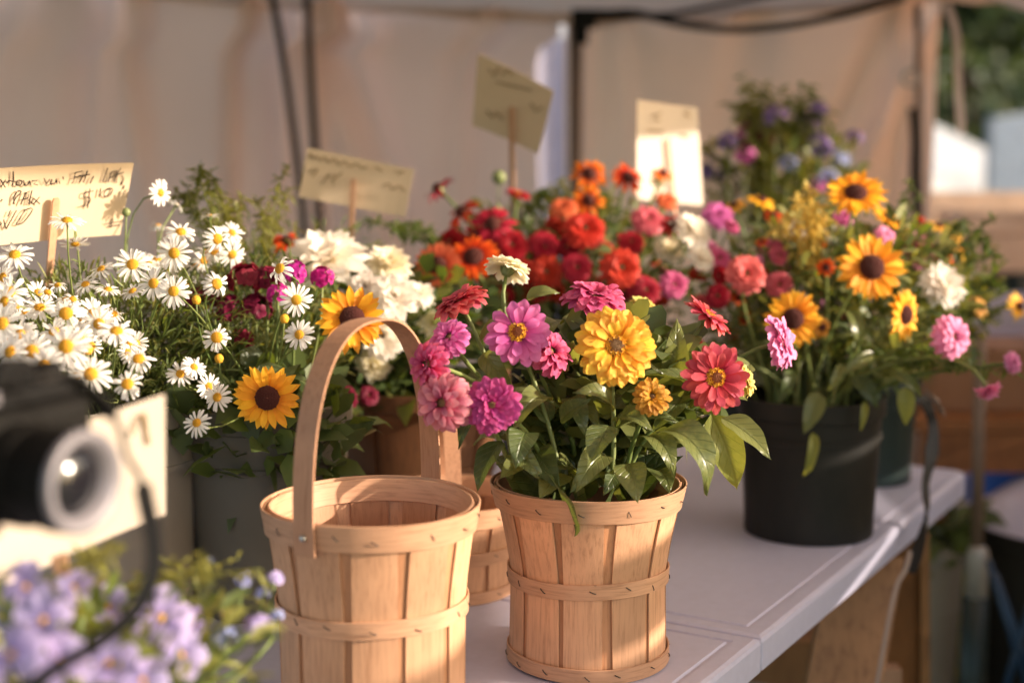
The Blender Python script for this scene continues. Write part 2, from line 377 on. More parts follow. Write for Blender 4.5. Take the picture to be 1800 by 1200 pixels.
def petal_variants(kind, mat, n=6):
    key = (kind, mat.name)
    if key not in PV:
        k = KIND[kind]; L = []
        for i in range(n):
            r = random.Random(i * 7 + len(PV))
            v, f, t = petal_geo(k['shape'], k['W'] * r.uniform(.9, 1.1), k['cup'] * r.uniform(.7, 1.3), k['droop'] + r.uniform(-.22, .25), k['notch'], k.get('nx', 3), k.get('ny', 6), k['wob'] * 1.6, r)
            L.append(mesh('petal', v, f, mat, True, t))
        PV[key] = L
    return PV[key]
def place_rows(kind, r):
    k = KIND[kind]; out = []
    for ri, (n, r0, el, L) in enumerate(k['rows']):
        off = r.uniform(0, 6.3)
        for i in range(n):
            a = off + 2 * pi * i / n + r.uniform(-1, 1) * .22 * 2 * pi / n
            e = radians(el + r.uniform(-1, 1) * k['jit']); l = L * r.uniform(.88, 1.08)
            R = Matrix.Rotation(a, 3, 'Z') @ Matrix.Rotation(e, 3, 'X') @ Matrix.Rotation(radians(r.uniform(-9, 9)), 3, 'Y')
            p = Matrix.Rotation(a, 3, 'Z') @ Vector((0, r0, .012 * ri))
            out.append((p, R, l))
    return out
PW = .155 / .155
def petal_scale(kind, l):                 # width is fixed to the head, length varies
    wl = {'double': .40, 'layered': .40, 'layered_small': .40, 'pompon': .36, 'single': .40, 'reddy': .40, 'sun': .42, 'rud': .42, 'daisy': .38, 'daisyold': .38, 'dahlia': .42, 'peony': .44, 'bell': .46}[kind]
    q = .5 * l + .5 * wl
    return (q, l, q)
JP = {}
def joined_petals(kind, mat, nvar=2, r=rnd):
    key = (kind, mat.name)
    if key not in JP:
        L = []
        for q in range(nvar):
            mb = MB(); rr = random.Random(q * 31 + len(JP)); k = KIND[kind]
            geos = [petal_geo(k['shape'], k['W'] * rr.uniform(.9, 1.1), k['cup'], k['droop'] + rr.uniform(-.15, .15), k['notch'], 2, 4, k['wob'], rr) for _ in range(3)]
            for p, R, l in place_rows(kind, rr):
                v, f, t = rr.choice(geos); sx, sy, sz = petal_scale(kind, l)
                mb.add([p + R @ Vector((a.x * sx, a.y * sy, a.z * sz)) for a in v], f, t)
            L.append(mb.mesh('petals', mat, True))
        JP[key] = L
    return r.choice(JP[key])
DISC = {}
def disc_mesh(kind):
    if kind not in DISC:
        k = KIND[kind]; R = k['disc']; mb = MB(); h = R * (.55 if not k.get('cone') else .95)
        rr = random.Random(3)
        prof = [(R * .98, -.02)] + [(max(1e-4, R * cos(a)), h * sin(a)) for a in [i * pi / 2 / 6 for i in range(7)]]
        mb.lathe(prof, 18)
        # little raised florets all over the dome
        n = 70 if R > .1 else 24
        for i in range(n):
            q = sqrt((i + .5) / n); a = i * 2.39996; x = R * .96 * q * cos(a); y = R * .96 * q * sin(a); z = h * sqrt(max(0, 1 - q * q))
            s = R * .075
            nn = Vector((x / R, y / R, .6)).normalized(); B = basis(nn)
            c = Vector((x, y, z))
            mb.add([c + B @ Vector(v) for v in ((-s, -s, 0), (s, -s, 0), (s, s, 0), (-s, s, 0), (0, 0, s * 1.9))], [(0, 1, 4), (1, 2, 4), (2, 3, 4), (3, 0, 4)])
        DISC[kind] = mb.mesh('disc', M[k['dm']], True)
    return DISC[kind]
FLOR = {}
def floret_mesh(kind):
    if kind not in FLOR:
        k = KIND[kind]; R = k['disc']; mb = MB(); rr = random.Random(9)
        for ring, n in ((.95, 13), (.70, 9)):
            for i in range(n):
                a = 2 * pi * i / n + rr.uniform(-.2, .2); c = Vector((R * ring * cos(a), R * ring * sin(a), R * .55 * sqrt(1 - ring * ring * .9) + .005))
                B = basis(Vector((cos(a) * .6, sin(a) * .6, 1))); s = R * .27
                for q in range(5):
                    b = 2 * pi * q / 5 + a; dx = Vector((cos(b), sin(b), .35)); px = Vector((-sin(b), cos(b), 0))
                    mb.add([c, c + B @ (dx * s * .6 + px * s * .28 + Vector((0, 0, s * .5))), c + B @ (dx * s * 1.15 + Vector((0, 0, s * .35))), c + B @ (dx * s * .6 - px * s * .28 + Vector((0, 0, s * .5)))], [(0, 1, 2, 3)])
                mb.tube([c - B @ Vector((0, 0, s * .9)), c + B @ Vector((0, 0, s * .3))], s * .2, 4)
        FLOR[kind] = mb.mesh('florets', M['floret'], False)
    return FLOR[kind]
_cal = None
def calyx_mesh():
    global _cal
    if _cal is None:
        mb = MB(); mb.lathe([(.03, -.17), (.075, -.15), (.12, -.09), (.135, -.02), (.10, .0)], 14)
        for ring, z0 in ((.085, -.145), (.118, -.095), (.135, -.045)):
            for i in range(9):
                a = 2 * pi * i / 9 + ring * 40; c = Vector((ring * cos(a), ring * sin(a), z0)); tx = Vector((-sin(a), cos(a), 0)); o = Vector((cos(a), sin(a), 0))
                mb.add([c - tx * .035, c + tx * .035, c + tx * .03 + o * .02 + Vector((0, 0, .05)), c + o * .022 + Vector((0, 0, .065)), c - tx * .03 + o * .02 + Vector((0, 0, .05))], [(0, 1, 2, 3, 4)])
        _cal = mb.mesh('calyx', M['calyx'], True)
    return _cal

LV = {}
def leaf_geo(kind, droop, r):
    W = {'ovate': .27, 'lance': .15, 'round': .36, 'thin': .05}[kind]; ny = 12 if kind != 'thin' else 6; nx = 6 if kind != 'thin' else 2
    vs = []; fs = []; ts = []; y = z = 0; tw = r.uniform(-.35, .35)
    for j in range(ny + 1):
        t = j / ny
        w = W * (sin(pi * min(1, t**.62))**.8 if 0 < t < 1 else (.04 if t == 0 else .01))
        w = max(w, W * .06 * (1 - t))
        for i in range(nx + 1):
            s = -1 + 2 * i / nx
            zz = abs(s) * w * .32 + .012 * sin(t * 16 + s * 2.5) * abs(s)
            a = tw * t; x = s * w
            vs.append(Vector((x * cos(a) - zz * sin(a) * .5, y - .04 * abs(s) * t, z + zz + x * sin(a)))); ts.append(t)
        if j < ny:
            ang = droop * (.45 - t) * 2.0; y += cos(ang) / ny; z += sin(ang) / ny
    n = nx + 1
    for j in range(ny):
        for i in range(nx): fs.append((j * n + i, j * n + i + 1, (j + 1) * n + i + 1, (j + 1) * n + i))
    # bring the tip back to (0, 1, 0) so that base and tip can be placed exactly
    L = sqrt(y * y + z * z); ca, sa = y / L, z / L
    vs = [Vector((v.x, (v.y * ca + v.z * sa) / L, (-v.y * sa + v.z * ca) / L)) for v in vs]
    return vs, fs, ts
def leaf_mesh(kind, mat, var):
    key = (kind, mat, var)
    if key not in LV:
        r = random.Random(var * 13 + 1); v, f, t = leaf_geo(kind, .35 + .32 * var, r)
        LV[key] = mesh('leaf', v, f, M[mat], True, t)
    return LV[key]
def leaf(root, b, tip, wid=1.0, up=(0, -.5, 1), kind='ovate', mat='leaf', var=None):
    """leaf child from world point b to world point tip"""
    b = Vector(b); tip = Vector(tip); y = tip - b; L = y.length; y.normalize()
    z = Vector(up); z = z - y * z.dot(y)
    if z.length < .01: z = Vector((1, 0, 0)) - y * y.x
    z.normalize(); x = y.cross(z)
    R = Matrix((x, y, z)).transposed()
    o = obj('leaf', leaf_mesh(kind, mat, rnd.randrange(4) if var is None else var), root)
    o.matrix_basis = TRS(b - root.location, R, (L * wid, L, L))
    return o

COLS = {
 'white': ('F2E6C8', 'FFF8EE', None), 'daisywhite': ('F0EAD8', 'FBF8F4', None), 'cream': ('E9DFA8', 'FBF3D6', 'FDF5E2'),
 'scarlet': ('900C10', 'C01C1C', 'C82824'), 'coral': ('A82844', 'CC4458', 'DC7078'), 'red': ('A01428', 'C43242', 'D05660'), 'deepred': ('700810', 'A80C14', 'B01018'),
 'pink': ('B03080', 'D458A4', 'E480BC'), 'magenta': ('981C58', 'BC3080', 'CC5498'), 'dusty': ('A83858', 'C85C7C', 'E49AA8'),
 'rose': ('A01848', 'CC3C70', 'E0709A'), 'palepink': ('D0609A', 'E890BE', 'EE9CC8'), 'yellow': ('DE960E', 'F8BA34', 'FCC850'),
 'paleyellow': ('C8A838', 'E8D070', 'E8D484'), 'gold': ('A06818', 'D09428', 'D8A040'), 'sunflower': ('E88A10', 'FFB428', 'FFC038'),
 'orange': ('B83008', 'E85A10', 'F07818'), 'orangered': ('A81808', 'D83010', 'E04818'), 'lavender': ('A08CC8', 'B8A8DC', 'C4B6E2'),
 'violet': ('604878', '846CA0', '8C78AC'), 'blue': ('8890C0', 'A0A8D8', 'B0B6E0'), 'phlox': ('901068', 'B81888', 'C02C90'), 'plum': ('500820', '7A1434', '84183C'),
 'bicolor': ('7A1808', 'D8440C', 'F08818'), 'peach': ('C04A20', 'E87848', 'EE8C58'),
}
def pm(c):
    a = COLS[c]; return petal_mat(c + ' petal', a[0], a[1], a[2], transl=.42 if c in ('daisywhite', 'white', 'cream') else .33, var=.10 if c in ('daisywhite', 'white', 'cream') else .2)

def make_stem(root, base, head, n, rad, mat='stem', sag=.35, seg=9):
    L = (head - base).length
    P = bez(base, base + Vector((rnd.uniform(-.2, .2), rnd.uniform(-.2, .2), 1)).normalized() * L * sag, head - n * L * sag, head, seg)
    mb = MB(); mb.tube([p - root.location for p in P], rad * 1.15, 6, r1=rad * .9)
    mb.build('stem', M[mat], root, True); return P

BUCKETS = {}
def flower(kind, px, py, D, dia, nrm, color, label, name, cat, group, bucket, sep=False, base=None, leaves=0, stemr=.0022, lk='ovate', lm='leaf', roll=None, calyx=True):
    p = at(px, py, D); nrm = Vector(nrm).normalized(); d = dia * D / FPX
    bx, by, bz, br = BUCKETS[bucket]
    if base is None:
        a = rnd.uniform(0, 6.3); q = br * .8 * sqrt(rnd.random())
        # stems lean: the foot sits on the side of the bucket towards the head
        v = Vector((p.x - bx, p.y - by, 0)); v = v * min(1, br * .6 / max(.001, v.length))
        b = Vector((bx + v.x * .8 + q * .4 * cos(a), by + v.y * .8 + q * .4 * sin(a), bz - .05))
    else: b = at(*base)
    root = thing(name, b, label, cat, group)
    B = basis(nrm, rnd.uniform(0, 6.3) if roll is None else roll)
    mat = pm(color); k = KIND[kind]
    P = make_stem(root, b, p - nrm * d * (.10 if calyx else .02), nrm, stemr)
    if sep:
        for q, R, l in place_rows(kind, rnd):
            o = obj('petal', rnd.choice(petal_variants(kind, mat)), root)
            o.matrix_basis = TRS(p - b + B @ (q * d), B @ R, tuple(x * d for x in petal_scale(kind, l)))
    else:
        o = obj('petals', joined_petals(kind, mat), root, TRS(p - b, B, d)); o['kind'] = 'stuff'
    obj('disc', disc_mesh(kind), root, TRS(p - b, B, d))
    if k.get('florets'): obj('florets', floret_mesh(kind), root, TRS(p - b, B, d))
    if calyx: obj('calyx', calyx_mesh(), root, TRS(p - b, B, d))
    for i in range(leaves):
        u = rnd.uniform(.35, .85); q = P[int(u * 9)]; a = rnd.uniform(0, 6.3)
        o = Vector((cos(a), sin(a), rnd.uniform(-.1, .6))).normalized() * rnd.uniform(.045, .085)
        leaf(root, q, q + o, rnd.uniform(.8, 1.15), (0, -.25, 1), lk, lm)
    return root

def foliage(name, C, R, n, size, mats, label, kind='lance', seed=1, foot=None, stems=0, updir=.6, shell=.5):
    """uncountable greenery: small leaves through an ellipsoid plus thin stems down to the foot"""
    r = random.Random(seed); mb = MB(); C = Vector(C); R = Vector(R)
    W = {'lance': .16, 'ovate': .3, 'thin': .055, 'round': .4}[kind]
    for i in range(n):
        while True:
            v = Vector((r.uniform(-1, 1), r.uniform(-1, 1), r.uniform(-1, 1)))
            if v.length <= 1 and v.length > shell * r.random(): break
        p = C + Vector((v.x * R.x, v.y * R.y, v.z * R.z)); L = size * r.uniform(.6, 1.3)
        d = (Vector((v.x, v.y, v.z * .5)) * .8 + Vector((r.gauss(0, .5), r.gauss(0, .5), updir + r.gauss(0, .4)))).normalized()
        up = Vector((r.gauss(0, .4), r.gauss(0, .4) - .3, 1)); x = d.cross(up)
        if x.length < .05: continue
        x.normalize(); zz = x.cross(d); dr = r.uniform(.1, .5) * L; wv = W * L * r.uniform(.8, 1.2)
        vs = [p, p + d * L * .35 + x * wv, p + d * L * .4 + zz * -.06 * L, p + d * L * .35 - x * wv, p + d * L * .72 + x * wv * .7 - Vector((0, 0, dr * .3)), p + d * L * .76 - Vector((0, 0, dr * .35 + .02 * L)), p + d * L * .72 - x * wv * .7 - Vector((0, 0, dr * .3)), p + d * L - Vector((0, 0, dr))]
        mb.add(vs, [(0, 1, 2), (0, 2, 3), (1, 4, 5, 2), (2, 5, 6, 3), (4, 7, 5), (5, 7, 6)], None, r.randrange(len(mats)))
    if foot is not None:
        f = Vector(foot)
        for i in range(stems):
            while True:
                v = Vector((r.uniform(-1, 1), r.uniform(-1, 1), r.uniform(-.2, 1)))
                if v.length <= 1: break
            e = C + Vector((v.x * R.x, v.y * R.y, v.z * R.z)); b = f + Vector((r.gauss(0, .03), r.gauss(0, .03), 0))
            mb.tube(bez(b, b + Vector((0, 0, (e.z - b.z) * .5)), e - Vector((v.x * .03, v.y * .03, .06)), e, 5), .0012, 4, r.randrange(len(mats)), cap=False)
    o = mb.build(name, [M[m] for m in mats], None, True); tag(o, label, None, None, 'stuff')
    return o

# ------------------------------------------------------------------ baskets and buckets
def basket(c, Rt, Rm, Rb, H, hm, label, n=11, handle=None, woods=('splint', 'splint_in', 'hoop'), rot=0.0, cat='basket'):
    t = thing('splint_basket', c, label, cat)
    def rad(h):
        u = h / H; m = hm / H
        return Rm + (Rt - Rm) * ((u - m) / (1 - m))**1.25 if u > m else Rm + (Rb - Rm) * ((m - u) / m)**1.5
    def stave(wt, wm, wb, off, th, mat, nm):
        mb = MB(); N = 9
        for sgn in (1,):
            vs = []; fs = []
            for j in range(N + 1):
                h = .002 + (H - .004) * j / N; u = h / H; m = hm / H
                wd = wm + (wt - wm) * ((u - m) / (1 - m)) if u > m else wm + (wb - wm) * ((m - u) / m)
                for rr in (0, 1):
                    for i in (-1, 0, 1):
                        R = rad(h) + off + (th if rr else 0); a = i * wd / 2 / R
                        R2 = R - (.0005 if i else 0)
                        vs.append(Vector((R2 * sin(a), -R2 * cos(a), h)))
            for j in range(N):
                a = j * 6
                for i in (0, 1):
                    fs.append((a + 3 + i, a + 4 + i, a + 10 + i, a + 9 + i)); fs.append((a + i + 1, a + i, a + 6 + i, a + 7 + i))
                fs.append((a, a + 3, a + 9, a + 6)); fs.append((a + 5, a + 2, a + 8, a + 11))
            e = N * 6
            for i in (0, 1): fs.append((e + i, e + i + 1, e + 4 + i, e + 3 + i)); fs.append((i + 1, i, 3 + i, 4 + i))
            mb.add(vs, fs)
        me = mb.mesh(nm, M[mat], True); me.set_sharp_from_angle(angle=radians(40)); return me
    circ = 2 * pi / n
    outs = [stave(Rt * circ * a, Rm * circ * b_, Rb * circ * c_, 0.0, .0018, woods[0], 'stave') for a, b_, c_ in ((.78, .86, .84), (.84, .90, .82), (.74, .84, .88))]
    inn = stave(Rt * circ * .7, Rm * circ * .7, Rb * circ * .7, -.0026, .0016, woods[1], 'inner_stave')
    r = random.Random(int(c[0] * 1e4))
    for i in range(n):
        o = obj('stave', r.choice(outs), t, Matrix.Rotation(rot + i * circ + r.uniform(-.02, .02), 4, 'Z'))
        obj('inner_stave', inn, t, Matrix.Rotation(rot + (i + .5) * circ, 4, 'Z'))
    def hoop(nm, h0, h1, gap, th, mat, seed, overlap=True):
        mb = MB(); N = 64; rr = random.Random(seed); vs = []; fs = []; a0 = rr.uniform(0, 6.3)
        ph = rr.uniform(0, 6)
        for k in range(N + 1):
            a = a0 + (2 * pi + .25) * k / N; e = .0016 * max(0, (k - N * .93) / (N * .07))
            wz = .0012 * sin(a * 2 + ph)
            for (h, dr) in ((h0 + .0006, gap), (h0, gap + th * .5), (h0 + .0006, gap + th), (h1 - .0006, gap + th), (h1, gap + th * .5), (h1 - .0006, gap)):
                R = rad(min(H, max(0, h))) + dr + e + .0006 * sin(a * 3 + ph)
                vs.append(Vector((R * cos(a), R * sin(a), h + wz)))
        for k in range(N):
            for i in range(6): fs.append((k * 6 + i, (k + 1) * 6 + i, (k + 1) * 6 + (i + 1) % 6, k * 6 + (i + 1) % 6))
        fs += [tuple(range(5, -1, -1)), tuple(N * 6 + i for i in range(6))]
        mb.add(vs, fs); o = mb.build(nm, M[mat], t, True); o.data.set_sharp_from_angle(angle=radians(30))
        return o
    rh = .026
    hoop('rim_hoop', H - rh, H + .001, .0022, .0024, woods[2], 1)
    hoop('inner_rim_band', H - rh * .95, H - .0005, -.0052, .0024, woods[2], 2)
    hoop('middle_hoop', hm - .009, hm + .009, .0022, .0022, woods[2], 3)
    hoop('base_hoop', .001, .018, .0022, .0022, woods[2], 4)
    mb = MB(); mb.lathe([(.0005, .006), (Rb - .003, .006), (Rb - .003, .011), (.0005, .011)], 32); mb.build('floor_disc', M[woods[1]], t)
    # staples: short dark wires bridging the hoops at a slant
    sm = MB(); sm.tube([(-.0032, 0, .0022), (-.0022, -.0012, .0016), (.0022, -.0012, -.0016), (.0032, 0, -.0022)], .00055, 4); sme = sm.mesh('staple', M['staple'], True)
    for hh, ns, extra in ((H - rh * .5, 14, .0047), (hm, 14, .0045), (.0095, 14, .0045)):
        for i in range(ns):
            a = rot + (i + r.uniform(-.2, .25)) * 2 * pi / ns; R = rad(hh) + extra
            obj('staple', sme, t, Matrix.Rotation(a, 4, 'Z') @ Matrix.Translation((0, -R, hh + r.uniform(-.003, .003))) @ Matrix.Rotation(r.uniform(-.3, .5), 4, 'Y'))
    if handle:
        ang, rise, wd = handle
        A = Vector((sin(ang), -cos(ang), 0)); R0 = Rt + .0058; N = 40; pts = []; tang = Vector((cos(ang), sin(ang), 0))
        for k in range(-3, N + 4):
            if k < 0: pts.append(A * (R0 - .0006 * -k) + Vector((0, 0, H - .010 * -k)))
            elif k > N: pts.append(-A * (R0 - .0006 * (k - N)) + Vector((0, 0, H - .010 * (k - N))))
            else:
                q = pi * k / N; x = cos(q); pts.append(A * R0 * (abs(x)**.8) * (1 if x >= 0 else -1) + Vector((0, 0, H + rise * abs(sin(q))**.85)))
        mb = MB(); mb.ribbon(pts, tang, wd, .0022); mb.build('handle', M['handle' if woods[0] == 'splint' else woods[0]], t)
        for s_ in (1, -1):
            mb = MB(); mb.lathe([(.0001, .003), (.002, .0026), (.0034, .0014), (.0036, 0), (.0036, -.003)], 12, R=basis(A * s_)); o = mb.build('rivet', M['rivet'], t, True); o.location = A * s_ * (R0 + .0012) + Vector((0, 0, H - .012))
    return t

def bucket(c, Rt, Rb, H, mat, label, ring=True, wire=False):
    t = thing('flower_bucket', c, label, 'bucket')
    mb = MB(); th = .003
    prof = [(.0005, .004), (Rb - .004, .004), (Rb, .0), (Rb + .001, .003)]
    for i in range(1, 9): u = i / 9; prof.append((Rb + (Rt - Rb) * u, H * u))
    prof += [(Rt, H - .03), (Rt + .004, H - .028), (Rt + .005, H - .002), (Rt + .003, H), (Rt - .002, H - .001), (Rt - .004, H - .012), (Rb - .003, .008), (.0005, .008)]
    mb.lathe(prof, 48); b = mb.build('body', M[mat], t, True)
    try: b.data.set_sharp_from_angle(angle=radians(35))
    except Exception: pass
    if ring:
        mb = MB(); u = .72; R = Rb + (Rt - Rb) * u
        mb.lathe([(R + .0002, H * u - .004), (R + .003, H * u - .003), (R + .003, H * u + .003), (R + .0002, H * u + .004)], 48); mb.build('raised_band', M[mat], t)
    return t
# ------------------------------------------------------------------ ground
M['grass'] = plain('grass ground', (.10, .13, .035), .9, (.14, .12, .05), scale=1.5, bump=.3)
mb = MB(); mb.add([Vector(v) for v in ((-300, -300, 0), (300, -300, 0), (300, 300, 0), (-300, 300, 0))], [(0, 1, 2, 3)])
tag(mb.build('ground', M['grass']), kind='structure')
r = random.Random(2); mb = MB()
for i in range(9000):
    D = r.uniform(2.3, 9); x = r.uniform(.25, .5) * D; h = r.uniform(.03, .08); a = r.uniform(0, 6.3); dx = Vector((cos(a), sin(a), 0)) * .004
    b = Vector((x, D, 0)); l = Vector((r.gauss(0, .02), r.gauss(0, .02), h))
    mb.add([b - dx, b + dx, b + l], [(0, 1, 2)])
tag(mb.build('grass', M['fol_b']), 'short rough grass under the market tables', kind='stuff')

# ------------------------------------------------------------------ tent
tent = thing('market_tent', (.15, 4.6, 0), 'beige canvas market tent sheltering the flower table, with back wall, side wall and corner pole', 'tent')
def wallfn(A, B, z0, z1, folds, amp, edge=None):
    A = Vector(A); B = Vector(B); e = (B - A); L = e.length; e.normalize(); n = Vector((e.y, -e.x, 0))
    def f(u, v):
        zt = z1(u) if callable(z1) else z1; z = z0 + (zt - z0) * v; q = u * L
        o = 0
        for (c, wd, am, ln) in folds:
            x = (q - c - ln * (z - 1.2)) / wd; o += am * math.exp(-x * x)
        o += amp * (sin(q * 5.1 + 1.3 + z * .4) * .5 + sin(q * 11.7 + z * 1.7) * .3 + sin(q * 2.3 - z) * .7) + .006 * sin(z * 9 + q * 4)
        if edge: q2 = L - edge(z); q = u * q2
        p = A + e * q + n * o; return Vector((p.x, p.y, z)) - tent.location
    return f
mb = MB()
gap = lambda z: .02 if z > 1.70 else .02 + .075 * min(1, (1.70 - z) / .04) - .03 * max(0, 1.55 - z)
mb.grid(wallfn((-3.4, 4.36, 0), (.17, 4.62, 0), .02, lambda u: 2.02 - .22 * u, [(2.58, .03, .10, .05), (2.72, .04, -.10, .05), (2.86, .03, .09, .02), (1.3, .07, .08, .3), (1.75, .08, -.07, .2), (2.1, .06, -.09, .12), (2.3, .05, .06, -.1), (3.0, .09, .10, -.3), (3.12, .06, -.07, -.3), (3.3, .06, .06, .1)], .018, gap), 280, 40)
mb.build('back_wall', M['fabric'], tent, True)
mb = MB()
mb.grid(wallfn((.17, 4.62, 0), (1.235, 4.2, 0), .25, 1.80, [(.12, .05, .03, 0), (.32, .06, .02, -.2), (.80, .05, .07, .42), (.90, .04, -.07, .42), (.5, .07, .05, .2), (1.05, .03, .05, 0)], .016), 110, 40)
mb.build('side_wall', M['fabric_glow'], tent, True)
E = [Vector(v) for v in ((-3.4, 4.36, 2.00), (.17, 4.62, 1.765), (1.235, 4.2, 1.80), (1.78, 3.2, 1.64), (1.78, -1.2, 2.55), (-3.4, -1.2, 2.3))]
PK = Vector((-.8, 1.8, 2.95)); mb = MB()
for i in range(6):
    a = E[i]; b = E[(i + 1) % 6]
    def fn(u, v, a=a, b=b):
        p = a.lerp(b, u).lerp(PK, v); s = sin(pi * v) * .10 + .04 * sin(pi * u) * (1 - v)
        return p - Vector((0, 0, s)) - tent.location + Vector((0, 0, .01 * sin(u * 14 + v * 9)))
    mb.grid(fn, 16, 12)
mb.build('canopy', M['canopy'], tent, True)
def valance(a, b, h, k):
    mb = MB()
    mb.grid(lambda u, v: a.lerp(b, u) + Vector((0, 0, -.05 * sin(pi * u) * 0 - h * (1 - v) * (1 + .1 * sin(u * k)))) - tent.location + Vector((0, -.015 - .012 * sin(u * k * 2) * (1 - v), 0)), 40, 4)
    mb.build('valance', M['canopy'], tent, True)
valance(E[0] + Vector((0, -.02, .01)), E[1] + Vector((0, -.02, .01)), .035, 30)
valance(E[1] + Vector((0, -.02, .02)), E[2] + Vector((0, -.02, .02)), .05, 20)
valance(E[2], E[3], .025, 20)
mb = MB(); mb.tube([rel(tent, (.20, 4.56, 0)), rel(tent, (.20, 4.56, 1.74))], .022, 10); mb.build('corner_pole', M['pole'], tent, True)
mb = MB(); mb.tube([rel(tent, at(1618, 400, 4.18) - Vector((0, 0, 1.2))), rel(tent, at(1618, 400, 4.18)), rel(tent, at(1614, 10, 4.18))], .011, 10); mb.build('side_pole', M['pole'], tent, True)
j = at(1026, 34, 4.42); mb = MB()
mb.box(rel(tent, j), .075, .06, .055); mb.box(rel(tent, j + Vector((.05, 0, .012))), .05, .045, .03); mb.box(rel(tent, j + Vector((-.01, 0, -.05))), .045, .045, .05)
mb.build('corner_bracket', M['black_cord'], tent)
mb = MB(); mb.tube([rel(tent, p) for p in (at(1020, 34, 4.42), at(1180, 26, 4.3), at(1420, -22, 4.1))], .009, 8); mb.build('roof_strut', M['black_cord'], tent, True)
mb = MB(); mb.tube([rel(tent, p) for p in smoothpath([at(1590, -6, 4.0), at(1500, 22, 4.05), at(1400, 43, 4.1), at(1300, 52, 4.2), at(1200, 44, 4.3), at(1110, 22, 4.35), at(1040, 30, 4.42)])], .012, 8); mb.build('sagging_cable', M['black_cord'], tent, True)
for a, b, c in (((474, -30), (502, 130), (536, 420)), ((538, -30), (547, 150), (563, 430))):
    mb = MB(); mb.tube([rel(tent, p) for p in smoothpath([at(*a, 4.2), at(*b, 4.2), at(*c, 4.2), at(c[0] + 8, c[1] + 300, 4.2)])], .0115, 8); mb.build('hanging_strut', M['black_cord'], tent, True)
p = at(1600, 138, 4.14); mb = MB(); R = basis((-.1, -1, .1))
mb.lathe([(.016, 0), (.020, .004), (.025, .004), (.027, 0)], 20, rel(tent, p), R=R, closed=True); mb.build('grommet', M['grey_metal'], tent, True)
mb = MB(); mb.ribbon([rel(tent, q) for q in smoothpath([at(1603, 190, 4.12), at(1608, 250, 4.12), at(1606, 310, 4.12), at(1612, 390, 4.12)])], (1, 0, 0), .022, .002); mb.build('tie_strap', M['black_cord'], tent)

mb = MB(); pts = smoothpath([at(1664, 8, 3.6), at(1681, 60, 3.6), at(1684, 140, 3.6), at(1690, 236, 3.6)])
mb.ribbon(pts, (1, .3, 0), .022, .002)
tag(mb.build('webbing_strap', plain('pale webbing', (.50, .42, .42), .8)), 'pale lilac webbing strap hanging free from the tent eave beside the trees', 'strap')

# ------------------------------------------------------------------ folding table
P1 = onz(1340, 1120, .75); P2 = onz(1703, 827, .75); e = (P2 - P1); LT = e.length; e.normalize(); inn = Vector((-e.y, e.x, 0))
table = thing('folding_table', (P1.x, P1.y, 0), 'white plastic folding table with a moulded rim carrying baskets and flower buckets', 'table')
TR = Matrix((e, inn, Vector((0, 0, 1)))).transposed().to_4x4()
def rrect(x0, x1, y0, y1, rs, ins, z, n=6):
    out = []
    for (cx, cy, a0, rr) in ((x1, y0, -90, rs[0]), (x1, y1, 0, rs[1]), (x0, y1, 90, rs[2]), (x0, y0, 180, rs[3])):
        rr2 = max(.0015, rr - ins); sx = -1 if cx == x1 else 1; sy = 1 if cy == y0 else -1
        c = Vector((cx + sx * (rr2 + ins), cy + sy * (rr2 + ins), z))
        for k in range(n + 1):
            a = radians(a0 + 90 * k / n); out.append(c + Vector((cos(a), sin(a), 0)) * rr2)
    return out
def tabletop(x0, x1, y0, y1, rs):
    mb = MB(); prof = [(.004, -.045), (0, -.042), (0, -.007), (.002, -.0025), (.007, 0), (.026, 0), (.028, -.0022), (.032, -.0022), (.034, 0)]
    rings = [rrect(x0, x1, y0, y1, rs, i, .75 + z) for i, z in prof]; n = len(rings[0]); vs = sum(rings, []); fs = []
    for k in range(len(rings) - 1):
        for i in range(n): fs.append((k * n + i, k * n + (i + 1) % n, (k + 1) * n + (i + 1) % n, (k + 1) * n + i))
    fs.append(tuple((len(rings) - 1) * n + i for i in range(n))); fs.append(tuple(range(n - 1, -1, -1)))
    mb.add(vs, fs); return mb
tabletop(.0015, LT, 0, .98, (.03, .03, .004, .004)).build('tabletop_half', M['table'], table, False, TR)
tabletop(-1.5, -.0015, 0, .98, (.004, .004, .03, .03)).build('tabletop_half', M['table'], table, False, TR)
for x in (-1.3, LT - .25):
    for y in (.12, .86):
        mb = MB(); mb.tube([(x, y, 0), (x, y, .70)], .013, 8); mb.build('leg', M['grey_metal'], table, True, TR)
    mb = MB(); mb.tube([(x, .12, .35), (x, .86, .35)], .011, 8); mb.build('stretcher', M['grey_metal'], table, True, TR)

# timber trestle legs leaning against the table's edge, under the rim
def board(name, quad, D, th, mat, root):
    """a plank whose broad face is seen at four photo points, given real thickness"""
    q = [at(*p, d) for p, d in zip(quad, D)]
    n = (q[1] - q[0]).cross(q[3] - q[0]).normalized()
    if n.y < 0: n = -n
    vs = [rel(root, p) for p in q] + [rel(root, p + n * th) for p in q]
    mb = MB(); mb.add(vs, [(0, 1, 2, 3), (7, 6, 5, 4), (0, 4, 5, 1), (1, 5, 6, 2), (2, 6, 7, 3), (3, 7, 4, 0)]); mb.build(name, M[mat], root)
tre = thing('wooden_trestle', (.66, 2.3, 0), 'pine trestle with two splayed board legs under the rim of the white table', 'trestle')
board('leg', [(1462, 979), (1590, 979), (1530, 1330), (1392, 1330)], [2.20, 2.20, 2.06, 2.06], .03, 'pine', tre)
board('leg', [(1574, 940), (1634, 940), (1634, 1340), (1545, 1340)], [2.34, 2.34, 2.40, 2.40], .035, 'pine_red', tre)
board('edge_batten', [(1618, 942), (1634, 942), (1636, 1340), (1620, 1340)], [2.325, 2.325, 2.385, 2.385], .012, 'pine', tre)
